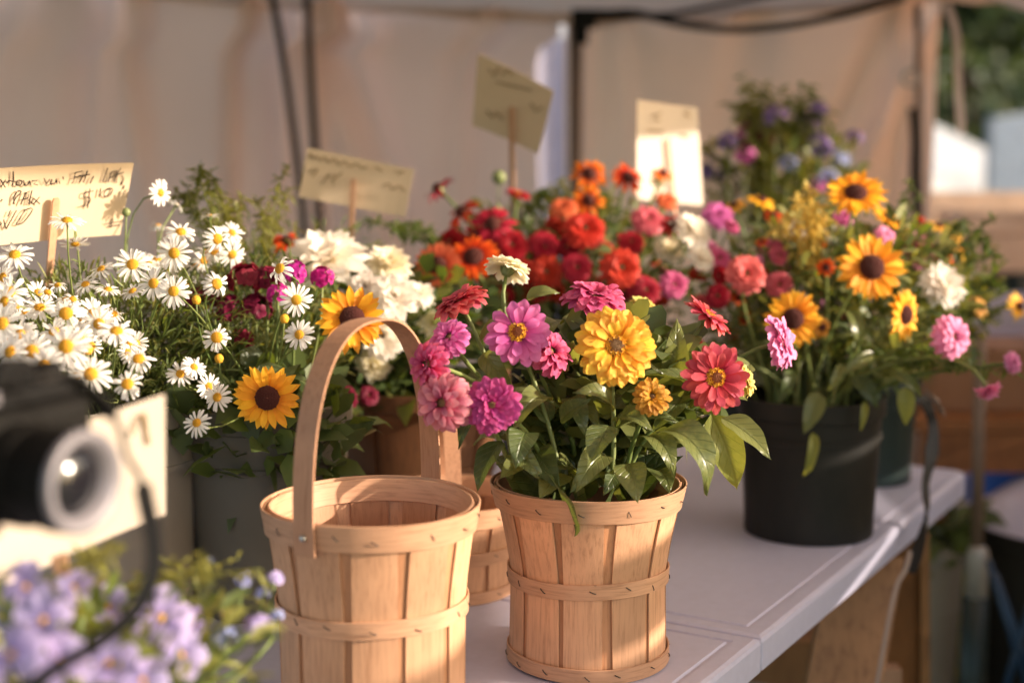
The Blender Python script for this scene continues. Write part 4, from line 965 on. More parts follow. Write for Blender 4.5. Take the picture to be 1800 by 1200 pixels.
# ------------------------------------------------------------------ white daisies
GD = 'white daisies in the beige bucket'
DAISY = [
 (282, 339, 46, 1.86, (.7, -.35, .2), 'white daisy in profile, highest of all beside the yellow sign', 0),
 (311, 361, 34, 1.95, (.4, .3, .6), 'small white daisy seen from behind, just under the highest daisy', 0),
 (277, 397, 36, 2.0, (-.3, .2, .9), 'blurred white daisy behind and between the highest daisy and the sign', 0),
 (318, 408, 60, 1.78, (.2, -.55, .8), 'white daisy tipped up above the large open daisy right of the sign', 1),
 (306, 445, 64, 1.72, (.1, -.9, .35), 'large open white daisy right of the lower sign corner', 1),
 (368, 380, 40, 1.86, (-.4, .1, .9), 'small white daisy peeping over the narrow turned daisy', 0),
 (382, 420, 64, 1.76, (.65, -.75, .1), 'narrow white daisy turned to the light, top of the right-hand trio', 1),
 (408, 409, 46, 1.84, (.5, -.6, .5), 'white daisy behind the turned one with petals folded back', 0),
 (408, 447, 52, 1.82, (.55, -.75, -.1), 'drooping white daisy, lowest of the right-hand trio', 0),
 (381, 499, 66, 1.66, (.5, -.85, .1), 'crisp sunlit white daisy alone before the dark plum flowers', 1),
 (381, 593, 62, 1.64, (.1, -.95, .25), 'round white daisy straight above the lower bright sunflower', 1),
 (233, 465, 66, 1.68, (.1, -.85, .5), 'fully open white daisy below the empty corner of the card sign', 1),
 (178, 473, 54, 1.72, (-.1, -.55, .8), 'white daisy with raised petals just right of the sign stick', 1),
 (150, 500, 50, 1.68, (-.15, -.5, .8), 'white daisy flattened upward beside the lower stick end', 1),
 (190, 509, 52, 1.66, (.05, -.35, .95), 'low flat white daisy below the raised-petal daisy', 1),
 (270, 498, 66, 1.63, (.1, -.9, .4), 'white daisy left in a touching pair in the middle of the clump', 1),
 (305, 512, 62, 1.61, (.15, -.9, .35), 'white daisy right in a touching pair in the middle of the clump', 1),
 (118, 388, 60, 1.60, (.1, -.42, .95), 'white daisy in front of the card sign touching its stick', 1),
 (132, 428, 52, 1.74, (-.1, -.3, -.6), 'white daisy hanging its head below the card sign', 0),
 (26, 448, 66, 1.60, (-.1, -.7, .65), 'white daisy with swept-down petals under the left part of the sign', 1),
 (262, 463, 40, 1.80, (.3, -.5, .7), 'half-hidden white daisy behind the fully open one', 0),
 (5, 488, 66, 1.55, (-.2, -.8, .5), 'white daisy cut by the picture edge under the sign', 0),
 (17, 513, 72, 1.50, (.1, -.75, .6), 'broad white daisy close to the picture edge, above the dense bank', 1),
 (70, 541, 70, 1.50, (.1, -.45, .9), 'white daisy with wide flat disc directly below the sign stick', 1),
 (44, 549, 56, 1.53, (-.1, -.4, .9), 'smaller white daisy tucked behind the wide flat disc daisy', 0),
 (116, 551, 74, 1.48, (.05, -.85, .5), 'white daisy with a bulging disc at the top of the dense bank', 1),
 (166, 550, 64, 1.54, (.1, -.6, .7), 'white daisy half covered at the top right of the dense bank', 0),
 (174, 569, 72, 1.46, (.1, -.9, .4), 'white daisy in front of the half-covered daisy', 1),
 (205, 582, 76, 1.44, (.2, -.7, .65), 'large white daisy with long lower petals at the right end of the bank', 1),
 (4, 569, 78, 1.42, (-.2, -.9, .4), 'soft blurred white daisy cut by the left picture edge mid bank', 0),
 (56, 617, 78, 1.38, (.0, -.9, .4), 'white daisy with round disc in the middle of the dense bank', 1),
 (116, 609, 84, 1.36, (.15, -.9, .35), 'largest white daisy at the heart of the dense bank', 1),
 (77, 641, 74, 1.33, (.05, -.85, .5), 'white daisy just above the top of the black camera', 1),
 (160, 657, 80, 1.38, (.05, -.85, .5), 'white daisy with spread petals above the camera lens', 1),
 (244, 631, 68, 1.44, (.2, -.75, .6), 'white daisy over the corner of the sunlit white card', 1),
 (224, 675, 72, 1.40, (.15, -.9, .3), 'white daisy pressed against the top edge of the sunlit white card', 1),
 (317, 657, 56, 1.50, (.0, -.85, .5), 'white daisy with ragged spider petals above the lowest cluster', 1),
 (341, 645, 50, 1.56, (.4, -.6, .6), 'white daisy sideways behind the ragged spider daisy', 0),
 (367, 679, 48, 1.53, (.6, -.7, .3), 'small white daisy in profile in the lowest cluster of three', 0),
 (382, 698, 54, 1.50, (.2, -.9, .2), 'white daisy touching the petals of the lower bright sunflower', 1),
 (346, 743, 54, 1.48, (-.2, -.9, .25), 'lowest white daisy hanging before the grey bucket', 1),
 (35, 588, 64, 1.44, (.0, -.75, .6), 'white daisy between the edge and the heart of the bank', 0),
 (95, 583, 60, 1.45, (.1, -.7, .7), 'white daisy squeezed below the bulging disc daisy', 0),
 (18, 618, 70, 1.36, (-.1, -.8, .5), 'hazy white daisy low on the left of the bank', 0),
 (140, 590, 56, 1.43, (.2, -.7, .6), 'white daisy filling the gap beside the largest one', 0),
 (36, 655, 66, 1.30, (-.1, -.7, .7), 'white daisy half hidden behind the camera top', 0),
 (492, 472, 60, 1.62, (-.5, -.7, .2), 'white daisy folded narrow next to the magenta phlox', 1),
 (521, 527, 60, 1.60, (.1, -.9, .3), 'upper white daisy of the pair left of the yellow flower', 1),
 (526, 588, 62, 1.58, (.0, -.95, .15), 'lower white daisy of the pair left of the yellow flower', 1),
 (8, 530, 66, 1.47, (-.1, -.75, .6), 'white daisy at the picture edge beside the wide flat disc daisy', 0),
]
BUCKETS['daisyR'] = (-.318, 1.80, TZ + .27, .10)
for px, py, dia, D, n, lab, sep in DAISY:
    nn = Vector(n) + Vector((rnd.gauss(0, .16), 0, rnd.gauss(0, .16)))
    flower('daisyold' if rnd.random() < .28 else 'daisy', px, py, D - (.06 if D > 1.55 else 0), dia * rnd.uniform(.92, 1.08), nn, 'daisywhite', lab, 'daisy', 'daisy', GD, 'daisyR' if px > 300 else 'daisy', bool(sep), None, 0, .0011, calyx=(n[1] > 0 or n[2] < 0))
rs = random.Random(17)
for i in range(52):                         # the small ones crowding between: nothing tells these apart
    if i < 36: px, py = rs.uniform(0, 250), rs.uniform(500, 680)
    else: px, py = rs.uniform(140, 430), rs.uniform(430, 560)
    if px > 190 and py > 640: continue
    D = (1.62 - (py - 480) / 200 * .22 if i < 36 else 1.74) + rs.uniform(0, .07)
    flower(rs.choice(['daisy', 'daisyold']), px, py, D, rs.uniform(36, 52), (rs.gauss(.1, .4), rs.uniform(-.9, -.2), rs.uniform(0, .9)), 'daisywhite',
        'small white daisy crowded between the larger ones' if i < 36 else 'small white daisy deep among the stems behind the larger ones', 'daisy', 'daisy', 'small daisies filling the bank' if i < 36 else 'small daisies among the stems', 'daisyR' if px > 300 else 'daisy', False, None, 0, .0009)
# tight green and yellow buds
for i, (px, py, D, lab) in enumerate(((154, 614, 1.40, 'yellow daisy bud low in the dense bank'), (345, 505 + 22, 1.66, 'small yellow bud beside the touching pair of daisies'), (385, 630, 1.62, 'pale yellow bud under the round white daisy'), (222, 373, 1.75, 'green daisy bud at the right edge of the card sign'), (500, 560, 1.62, 'yellow bud left of the daisy pair'), (877, 312, 2.4, 'round olive bud standing above the red flowers'))):
    p = at(px, py, D); bk = 'daisy' if px < 300 else ('grey' if px < 600 else 'red'); bx, by, bz, br = BUCKETS[bk]
    b = Vector((bx + (p.x - bx) * .4, by + (p.y - by) * .4, bz - .04)); t = thing('flower_bud', b, lab, 'flower bud', 'unopened flower buds')
    make_stem(t, b, p, Vector((.1, -.2, 1)).normalized(), .0011)
    mb = MB(); s = (.0055 if px < 800 else .012); mb.lathe([(.0004, -s), (s * .7, -s * .8), (s, 0), (s * .85, s * .5), (s * .5, s * .9), (.0004, s)], 10, p - b)
    mb.build('bud', M['disc_yellow' if i in (0, 1, 2, 4) else 'calyx'], t, True)

# ------------------------------------------------------------------ zinnias in the front basket (petal by petal)
GZ = 'zinnias in the front splint basket'
ZIN = [
 ('double', 893, 472, 1.68, 92, (.28, .42, .86), 'cream', 'cream white zinnia seen from behind, highest in the front basket', (955, 800, 1.62), 1),
 ('double', 808, 530, 1.60, 112, (-.45, -.12, .88), 'coral', 'coral red zinnia tipped upward below the cream white one', (905, 820, 1.60), 2),
 ('single', 910, 585, 1.50, 122, (-.05, -.90, .40), 'pink', 'orchid pink zinnia with orange-yellow centre facing forward', (985, 850, 1.53), 1),
 ('pompon', 968, 618, 1.55, 98, (.55, -.55, .45), 'rose', 'rose pompon zinnia tucked behind the orchid pink one', (1010, 800, 1.60), 1),
 ('double', 1046, 521, 1.60, 126, (.12, -.28, .92), 'rose', 'raspberry zinnia in profile above the large yellow one', (1060, 800, 1.62), 2),
 ('layered', 1082, 608, 1.48, 150, (.08, -.95, .28), 'yellow', 'large golden yellow zinnia facing forward in the middle of the basket', (1072, 860, 1.52), 2),
 ('reddy', 1246, 556, 1.64, 100, (.55, -.10, .75), 'coral', 'coral zinnia in profile leaning out at the basket side', (1160, 800, 1.62), 2),
 ('reddy', 1258, 664, 1.50, 124, (.10, -.95, .22), 'red', 'bright red zinnia with yellow centre facing forward', (1105, 850, 1.55), 2),
 ('double', 1312, 668, 1.56, 66, (.85, -.35, .3), 'paleyellow', 'pale yellow zinnia half hidden behind the bright red one', (1150, 830, 1.60), 0),
 ('pompon', 1146, 697, 1.48, 78, (.05, -.85, .5), 'gold', 'small fading gold zinnia below the large yellow one', (1100, 860, 1.55), 1),
 ('layered_small', 865, 712, 1.43, 112, (-.08, -.95, .22), 'magenta', 'deep magenta zinnia facing forward low in the basket', (960, 850, 1.54), 2),
 ('pompon', 778, 708, 1.43, 124, (-.35, -.90, .15), 'dusty', 'dusty pink pompon zinnia hanging over the basket side', (900, 840, 1.56), 1),
 ('pompon', 752, 640, 1.45, 96, (-.65, -.65, .25), 'rose', 'rose zinnia beside the handle above the dusty pompon', (900, 820, 1.60), 0),
 ('pompon', 790, 593, 1.49, 84, (-.25, -.65, .6), 'pink', 'pink pompon zinnia catching light above the rose one', (910, 810, 1.62), 0),
 ('double', 1374, 602, 1.66, 104, (.80, -.40, .20), 'palepink', 'light pink zinnia in profile farthest out of the basket', (1180, 830, 1.64), 2),
 ('double', 1132, 536, 1.72, 56, (.3, -.3, .8), 'paleyellow', 'little pale yellow zinnia behind the large yellow one', (1080, 800, 1.64), 0),
]
zr = {}
for i, (k, px, py, D, dia, n, c, lab, base, nl) in enumerate(ZIN):
    zr[i] = flower(k, px, py, D, dia, n, c, lab, 'zinnia', 'zinnia', GZ, 'zin', True, base, nl, .0026)
# leaves that can be told apart in the photograph: (zinnia, base, tip, width, up, mat)
LEAVES = [
 (7, (1155, 762, 1.50), (1243, 872, 1.46), 1.05, (.5, -.75, .5), 'leaf'), (7, (1268, 735, 1.53), (1356, 808, 1.50), 1.0, (.2, -.5, .9), 'leaf'),
 (7, (1250, 728, 1.58), (1296, 862, 1.58), .95, (.1, -1, .1), 'leaf_yellow'), (6, (1186, 668, 1.62), (1190, 556, 1.60), .95, (-.1, -1, .1), 'leaf'),
 (6, (1215, 640, 1.62), (1165, 590, 1.62), .7, (-.4, -.6, .5), 'leaf'), (5, (1070, 748, 1.48), (1038, 816, 1.44), 1.3, (-.3, -.9, .4), 'leaf'),
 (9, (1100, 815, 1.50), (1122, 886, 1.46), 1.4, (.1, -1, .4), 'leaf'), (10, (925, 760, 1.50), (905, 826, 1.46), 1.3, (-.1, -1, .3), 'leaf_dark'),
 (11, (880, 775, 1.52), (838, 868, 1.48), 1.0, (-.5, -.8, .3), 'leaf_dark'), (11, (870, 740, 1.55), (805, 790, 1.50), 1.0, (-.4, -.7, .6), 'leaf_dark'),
 (2, (960, 705, 1.54), (900, 760, 1.50), 1.0, (-.2, -.8, .5), 'leaf'), (2, (985, 740, 1.52), (1040, 700, 1.50), 1.0, (0, -.7, .7), 'leaf'),
 (0, (925, 528, 1.66), (985, 515, 1.66), .9, (0, -.6, .8), 'leaf'), (4, (985, 570, 1.64), (945, 650, 1.60), .8, (-.3, -.8, .3), 'leaf'),
 (5, (1075, 720, 1.52), (1005, 690, 1.50), 1.1, (0, -.6, .8), 'leaf'), (5, (1085, 740, 1.52), (1150, 760, 1.48), 1.0, (.1, -.7, .6), 'leaf'),
 (8, (1210, 720, 1.58), (1290, 700, 1.56), .9, (0, -.5, .9), 'leaf'), (8, (1180, 770, 1.58), (1256, 820, 1.56), 1.0, (.3, -.7, .5), 'leaf'),
 (10, (940, 790, 1.54), (985, 862, 1.48), 1.0, (0, -1, .4), 'leaf_dark'), (10, (905, 800, 1.54), (960, 850, 1.50), 1.0, (-.2, -.8, .6), 'leaf'),
 (9, (1065, 800, 1.52), (1010, 868, 1.48), 1.1, (-.2, -.9, .5), 'leaf'), (14, (1320, 640, 1.64), (1240, 690, 1.60), .9, (0, -.7, .6), 'leaf'),
 (3, (1000, 700, 1.56), (1030, 770, 1.52), 1.0, (.1, -.9, .4), 'leaf'), (1, (850, 620, 1.60), (905, 690, 1.58), .9, (-.2, -.9, .3), 'leaf'),
 (12, (830, 650, 1.58), (870, 720, 1.56), .8, (0, -.9, .3), 'leaf_dark'), (9, (1135, 770, 1.54), (1185, 840, 1.50), 1.1, (.2, -.8, .5), 'leaf'),
 (2, (930, 815, 1.545), (878, 842, 1.49), 1.1, (-.2, -.9, .5), 'leaf'), (1, (985, 830, 1.53), (948, 878, 1.475), 1.2, (-.1, -1, .4), 'leaf'), (9, (1040, 835, 1.53), (1000, 868, 1.48), 1.2, (0, -1, .5), 'leaf'), (5, (1080, 840, 1.52), (1060, 872, 1.485), 1.3, (0, -1, .5), 'leaf_dark'), (8, (1150, 830, 1.56), (1178, 868, 1.50), 1.2, (.2, -.9, .5), 'leaf'),
 (6, (1240, 610, 1.64), (1300, 650, 1.62), .8, (.2, -.6, .7), 'leaf'), (7, (1200, 700, 1.54), (1145, 760, 1.52), 1.0, (-.1, -.8, .5), 'leaf'),
]
for i, b, t_, wd, up, m_ in LEAVES: leaf(zr[i], at(*b), at(*t_), wd * .86, up, 'ovate', m_)
rr = random.Random(21)
for i in range(78):
    a = rr.uniform(-.5, 3.6) if i % 3 else rr.uniform(0, 6.3); q = rr.uniform(.03, .085); z = rr.uniform(-.02, .095)
    b = Vector((.088 + q * cos(a), 1.598 + q * sin(a), TZ + .185 + z)); o = Vector((cos(a), sin(a) , rr.uniform(-.25, .7))).normalized() * rr.uniform(.036, .070)
    if (b + o).z < TZ + .222: o.z = TZ + .222 + rr.uniform(0, .03) - b.z
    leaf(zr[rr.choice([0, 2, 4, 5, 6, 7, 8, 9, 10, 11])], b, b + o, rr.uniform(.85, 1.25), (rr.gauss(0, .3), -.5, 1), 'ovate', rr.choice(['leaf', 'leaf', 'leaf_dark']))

# ------------------------------------------------------------------ flowers of the grey and brown containers in the middle
flower('sun', 470, 699, 1.54, 122, (.0, -.99, .06), 'sunflower', 'orange-yellow sunflower with dark round centre before the grey bucket', 'sunflower', 'sunflower', 'sunflowers with dark centres', 'grey', True, None, 2, .003, 'ovate', 'leaf_dark', calyx=False)
flower('sun', 619, 560, 1.68, 124, (.15, -.95, .25), 'sunflower', 'sunlit yellow sunflower directly behind the top of the basket handle', 'sunflower', 'sunflower', 'sunflowers with dark centres', 'white', True, None, 1, .003, calyx=False)
GW = 'white dahlias in the brown basket'
for k, px, py, D, dia, n, c, lab in (
 ('peony', 575, 462, 1.95, 150, (-.1, -.55, .75), 'white', 'biggest white dahlia, sunlit in front of the tilted sign'),
 ('dahlia', 525, 455, 2.0, 76, (-.5, -.3, .8), 'white', 'white dahlia petals showing left of the biggest one'),
 ('dahlia', 682, 466, 2.0, 92, (.2, -.5, .8), 'cream', 'cream spiky dahlia right of the biggest white one'),
 ('peony', 642, 505, 1.92, 66, (.0, -.8, .4), 'white', 'white dahlia wedged under the cream spiky one'),
 ('peony', 692, 525, 1.90, 96, (.1, -.85, .4), 'white', 'round white dahlia with a dark eye by the red flowers'),
 ('peony', 735, 520, 2.0, 66, (.3, -.5, .7), 'white', 'white dahlia at the outer side by the orange gerberas'),
 ('dahlia', 672, 590, 1.95, 96, (.1, -.9, .2), 'white', 'shaded white dahlia framed by the basket handle'),
 ('peony', 655, 640, 2.0, 70, (.0, -.9, -.1), 'cream', 'wilting cream dahlia low inside the handle arch'),
 ('peony', 760, 570, 2.02, 60, (.1, -.7, .5), 'cream', 'pale dahlia behind the pink pompon zinnia')):
    flower(k, px, py, D, dia, n, c, lab, 'dahlia', 'dahlia', GW, 'white', False, None, 1, .003)
flower('rud', 506, 425, 2.1, 74, (.1, -.4, .8), 'orange', 'rusty orange flower with black cone behind the white dahlias', 'coneflower', 'coneflower', None, 'white')
flower('double', 605, 699, 1.86, 52, (.0, -.9, .3), 'plum', 'dark crimson zinnia inside the handle arch above the brown basket', 'zinnia', 'zinnia', 'dark crimson zinnias', 'white')
flower('double', 648, 695, 1.95, 40, (.2, -.8, .4), 'plum', 'small brownish crimson zinnia right of the dark crimson one', 'zinnia', 'zinnia', 'dark crimson zinnias', 'white')
def cluster(px, py, D, dia, color, label, name, cat, group, bucket, n=16, seed=0, sz=.34, tall=1.0, kind='bell'):
    """a head of many small five-petalled florets"""
    p = at(px, py, D); d = dia * D / FPX; bx, by, bz, br = BUCKETS[bucket]
    v = Vector((p.x - bx, p.y - by, 0)); v = v * min(1, br * .6 / max(.001, v.length)); b = Vector((bx + v.x, by + v.y, bz - .05))
    t = thing(name, b, label, cat, group); make_stem(t, b, p - Vector((0, 0, d * .3)), Vector((0, 0, 1)), .0018)
    r = random.Random(seed); mb = MB(); geos = [petal_geo('round', .42, .3, .3, .1, 2, 4, .03, r) for _ in range(3)]
    for i in range(n):
        z = r.uniform(-.35, 1); a = r.uniform(0, 6.3); q = sqrt(max(0, 1 - z * z)); dv = Vector((q * cos(a), q * sin(a), z * tall)); B = basis(dv, r.uniform(0, 6))
        for k in range(5):
            R = B @ Matrix.Rotation(2 * pi * k / 5, 3, 'Z') @ Matrix.Rotation(radians(r.uniform(5, 30)), 3, 'X'); vv, ff, tt = r.choice(geos)
            mb.add([p - b + dv * d * .36 + R @ (x * d * sz * .6) for x in vv], ff, tt)
    o = mb.build('florets', pm(color), t, True); o['kind'] = 'stuff'
    mb = MB()
    for i in range(9): mb.tube([p - b - Vector((0, 0, d * .35)), p - b + Vector((r.gauss(0, .2), r.gauss(0, .2), r.uniform(0, .3))) * d], .0007, 4)
    mb.build('stalks', M['stem'], t)['kind'] = 'stuff'
    return t
GP = 'magenta phlox heads among the daisies'
cluster(515, 481, 1.72, 58, 'phlox', 'tall magenta phlox head touching the biggest white dahlia', 'phlox', 'phlox', GP, 'grey', 20, 1)
cluster(566, 489, 1.74, 52, 'phlox', 'magenta phlox head in front of the biggest white dahlia', 'phlox', 'phlox', GP, 'grey', 16, 2)
cluster(488, 517, 1.70, 46, 'phlox', 'magenta phlox head left of the upper daisy of the pair', 'phlox', 'phlox', GP, 'grey', 14, 3)
GPl = 'dark plum flower heads behind the daisies'
for i, (px, py, dia, lab) in enumerate(((432, 492, 60, 'dark plum head right of the crisp sunlit daisy'), (352, 530, 50, 'dark plum head under the touching pair of daisies'), (450, 545, 56, 'dark plum head in the shade left of the daisy pair'), (400, 545, 54, 'dark plum head between the crisp daisy and the round daisy'), (470, 490, 44, 'dark plum head left of the folded narrow daisy'), (425, 600, 44, 'lowest dark plum head right of the round daisy'))):
    cluster(px, py, 1.75, dia * 1.2, 'plum', lab, 'phlox', 'phlox', GPl, 'grey', 18, 10 + i, .38)

# ------------------------------------------------------------------ red and orange flowers behind the zinnias
GR = 'red and orange flowers in the hidden black bucket'
for k, px, py, D, dia, n, c, lab, nm in (
 ('rud', 770, 331, 2.36, 66, (-.6, -.2, .6), 'deepred', 'dark red coneflower in profile, farthest left above the rest', 'coneflower'),
 ('rud', 812, 372, 2.34, 76, (-.55, -.3, .6), 'deepred', 'dark red coneflower below the farthest left one', 'coneflower'),
 ('rud', 866, 394, 2.28, 88, (-.1, -.75, .5), 'scarlet', 'scarlet coneflower with black centre in the middle of the red bunch', 'coneflower'),
 ('reddy', 910, 341, 2.40, 48, (.2, -.1, .9), 'scarlet', 'small red zinnia seen edge on under the askew sign', 'zinnia'),
 ('rud', 1036, 306, 2.42, 76, (.0, -.75, .5), 'bicolor', 'tallest orange and red coneflower below the slit in the tent', 'coneflower'),
 ('rud', 1104, 312, 2.42, 66, (.2, -.7, .5), 'bicolor', 'orange and red coneflower next to the upright white sign', 'coneflower'),
 ('rud', 1035, 352, 2.34, 62, (.0, -.85, .2), 'bicolor', 'drooping orange coneflower under the tallest one', 'coneflower'),
 ('double', 990, 364, 2.32, 56, (-.1, -.5, .8), 'peach', 'peach orange zinnia left of the drooping orange coneflower', 'zinnia'),
 ('double', 1028, 403, 2.26, 82, (.1, -.75, .6), 'scarlet', 'scarlet zinnia below the peach orange one', 'zinnia'),
 ('double', 1092, 471, 2.14, 80, (.1, -.9, .3), 'scarlet', 'round red zinnia just above the raspberry and yellow zinnias', 'zinnia'),
 ('sun', 832, 452, 2.16, 100, (-.1, -.7, .6), 'orange', 'orange gerbera left of the cream white zinnia', 'gerbera'),
 ('sun', 770, 466, 2.14, 88, (-.15, -.9, .35), 'peach', 'salmon orange gerbera with dark eye beside the white dahlias', 'gerbera'),
 ('double', 900, 432, 2.26, 66, (.0, -.8, .5), 'deepred', 'dark red zinnia directly above the cream white zinnia', 'zinnia'),
 ('double', 955, 432, 2.30, 66, (.1, -.8, .5), 'scarlet', 'red zinnia left of the scarlet one in the bunch', 'zinnia'),
 ('double', 960, 478, 2.20, 66, (.0, -.9, .3), 'deepred', 'dark red zinnia right of the cream white zinnia', 'zinnia'),
 ('double', 1015, 470, 2.20, 60, (.1, -.9, .3), 'scarlet', 'red zinnia in shade above the raspberry zinnia', 'zinnia'),
 ('double', 850, 420, 2.30, 56, (-.2, -.7, .5), 'deepred', 'dark red zinnia behind the orange gerbera', 'zinnia'),
 ('double', 790, 425, 2.30, 60, (-.4, -.7, .5), 'deepred', 'dark red zinnia above the salmon orange gerbera', 'zinnia'),
 ('double', 1140, 385, 2.30, 66, (.2, -.7, .6), 'coral', 'coral pink zinnia below the upright white sign', 'zinnia'),
 ('double', 1172, 352, 2.34, 48, (.2, -.5, .8), 'peach', 'peach flower in front of the lower edge of the white sign', 'zinnia'),
 ('rud', 1165, 305, 2.40, 48, (.2, -.3, .6), 'orange', 'rust brown coneflower before the middle of the white sign', 'coneflower'),
 ('dahlia', 1215, 408, 2.24, 82, (.4, -.5, .6), 'white', 'glowing white dahlia under the white sign', 'dahlia'),
 ('dahlia', 1232, 455, 2.20, 58, (.4, -.6, .5), 'white', 'smaller white dahlia beneath the glowing one', 'dahlia'),
 ('dahlia', 1175, 440, 2.28, 60, (.2, -.6, .6), 'cream', 'cream dahlia left of the glowing white one', 'dahlia'),
 ('double', 1110, 425, 2.28, 54, (.1, -.7, .6), 'scarlet', 'red zinnia between the scarlet and the coral pink ones', 'zinnia'),
 ('double', 925, 480, 2.24, 54, (0, -.9, .3), 'deepred', 'dark red zinnia half hidden by the cream white zinnia', 'zinnia'),
 ('double', 1135, 510, 2.14, 60, (.2, -.9, .3), 'deepred', 'dark red zinnia right of the round red one', 'zinnia'),
 ('double', 1185, 500, 2.16, 56, (.2, -.9, .3), 'rose', 'shaded rose zinnia above the upright leaf', 'zinnia'),
 ('dahlia', 1160, 315, 2.50, 40, (-.2, -.5, .7), 'cream', 'little cream flower against the lower part of the white sign', 'dahlia'),
 ('double', 1145, 560, 2.12, 50, (.3, -.9, .2), 'deepred', 'deep red zinnia in the shade between the yellow and coral zinnias', 'zinnia'),
):
    flower(k, px, py, D - .03, dia * 1.0, n, c, lab, nm, nm, GR, 'red', False, None, 1, .0028)

# ------------------------------------------------------------------ the black bucket's mixed bunch at the right
GB = 'mixed flowers in the dark buckets at the table end'
GS = 'sunflowers with dark centres'
for k, px, py, D, dia, n, c, lab, nm, sep, gr, bk in (
 ('sun', 1532, 470, 2.02, 128, (.08, -.93, .3), 'sunflower', 'largest sunflower, facing forward above the black bucket', 'sunflower', True, GS, 'black'),
 ('sun', 1504, 340, 2.12, 112, (-.05, -.62, .75), 'sunflower', 'topmost sunflower tipped upward before the tent side', 'sunflower', True, GS, 'black'),
 ('sun', 1394, 560, 2.00, 108, (-.1, -.93, .2), 'sunflower', 'shaded sunflower left and below the largest one', 'sunflower', True, GS, 'black'),
 ('sun', 1591, 553, 2.00, 100, (.70, -.7, .0), 'sunflower', 'sunflower turned sideways below the largest one', 'sunflower', True, GS, 'black'),
 ('sun', 1562, 384, 2.25, 74, (.4, -.3, .7), 'sunflower', 'half-hidden sunflower between the topmost and the largest', 'sunflower', False, GS, 'black'),
 ('rud', 1338, 352, 2.40, 60, (.2, -.25, .9), 'sunflower', 'small yellow coneflower in profile right of the white sign', 'coneflower', False, GB, 'black'),
 ('rud', 1290, 362, 2.42, 50, (-.3, -.3, .8), 'yellow', 'yellow coneflower touching the small one near the white sign', 'coneflower', False, GB, 'black'),
 ('rud', 1650, 397, 2.35, 50, (.3, -.3, .8), 'yellow', 'yellow coneflower standing out before the tan shelf', 'coneflower', False, GB, 'green'),
 ('rud', 1690, 432, 2.35, 66, (.6, -.5, .4), 'yellow', 'yellow coneflower below and beyond the one before the shelf', 'coneflower', False, GB, 'green'),
 ('rud', 1790, 538, 2.30, 58, (.6, -.6, .2), 'sunflower', 'orange-yellow coneflower cut by the right picture edge', 'coneflower', False, GB, 'green'),
 ('dahlia', 1614, 444, 2.28, 88, (.3, -.7, .4), 'dusty', 'dusty pink dahlia behind the largest sunflower', 'dahlia', False, GB, 'green'),
 ('dahlia', 1655, 503, 2.15, 96, (.3, -.75, .5), 'white', 'white dahlia right of the largest sunflower', 'dahlia', False, GB, 'green'),
 ('pompon', 1674, 592, 1.98, 92, (.45, -.8, .15), 'palepink', 'large pink zinnia hanging out beyond the sideways sunflower', 'zinnia', False, GB, 'black'),
 ('peony', 1737, 684, 1.95, 54, (.2, -.5, -.7), 'palepink', 'drooping pink bud flower lowest at the right', 'zinnia', False, GB, 'black'),
 ('pompon', 1782, 637, 2.0, 50, (.7, -.5, .2), 'palepink', 'pink zinnia farthest right beyond the drooping one', 'zinnia', False, GB, 'black'),
 ('double', 1312, 482, 2.08, 82, (.1, -.8, .4), 'coral', 'coral pink zinnia left in the right-hand bunch', 'zinnia', False, GB, 'black'),
 ('double', 1265, 454, 2.20, 50, (.1, -.7, .5), 'rose', 'small rose zinnia right of the white dahlias', 'zinnia', False, GB, 'black'),
 ('double', 1261, 378, 2.35, 66, (.1, -.6, .7), 'pink', 'pink zinnia beside the sunlit corner of the white sign', 'zinnia', False, GB, 'black'),
 ('peony', 1398, 408, 2.20, 56, (.2, -.5, .7), 'white', 'white and blush flower in the middle of the right-hand bunch', 'dahlia', False, GB, 'black'),
 ('double', 1482, 381, 2.20, 42, (0, -.6, .7), 'pink', 'little pink zinnia right under the topmost sunflower', 'zinnia', False, GB, 'black'),
 ('double', 1556, 412, 2.15, 44, (.3, -.6, .6), 'palepink', 'little lilac pink zinnia above the largest sunflower', 'zinnia', False, GB, 'black'),
 ('rud', 1452, 470, 2.05, 40, (-.2, -.9, .2), 'orange', 'small rusty coneflower left of the largest sunflower', 'coneflower', False, GB, 'black'),
 ('double', 1370, 500, 2.15, 56, (0, -.9, .2), 'coral', 'shaded coral zinnia above the shaded sunflower', 'zinnia', False, GB, 'black'),
 ('double', 1262, 520, 2.15, 50, (-.2, -.9, .2), 'deepred', 'dark red zinnia in shade behind the coral profile zinnia', 'zinnia', False, GB, 'black'),
 ('rud', 1360, 378, 2.30, 40, (0, -.5, .7), 'orangered', 'small orange red coneflower beneath the yellow profile one', 'coneflower', False, GB, 'black'),
 ('rud', 1445, 575, 2.0, 44, (.3, -.8, .1), 'gold', 'withered brown coneflower between the shaded and sideways sunflowers', 'coneflower', False, GB, 'black'),
 ('rud', 1725, 540, 2.2, 44, (.5, -.6, .3), 'gold', 'withered coneflower beyond the white dahlia', 'coneflower', False, GB, 'green'),
 ('double', 1215, 610, 2.05, 50, (-.3, -.9, .1), 'deepred', 'deep red zinnia low behind the bright red front zinnia', 'zinnia', False, GB, 'black'),
):
    flower(k, px, py, D - .02, dia * .97, n, c, lab, nm, nm, gr, bk, sep, None, 1, .0026, 'lance', 'leaf', calyx=(nm != 'sunflower'))
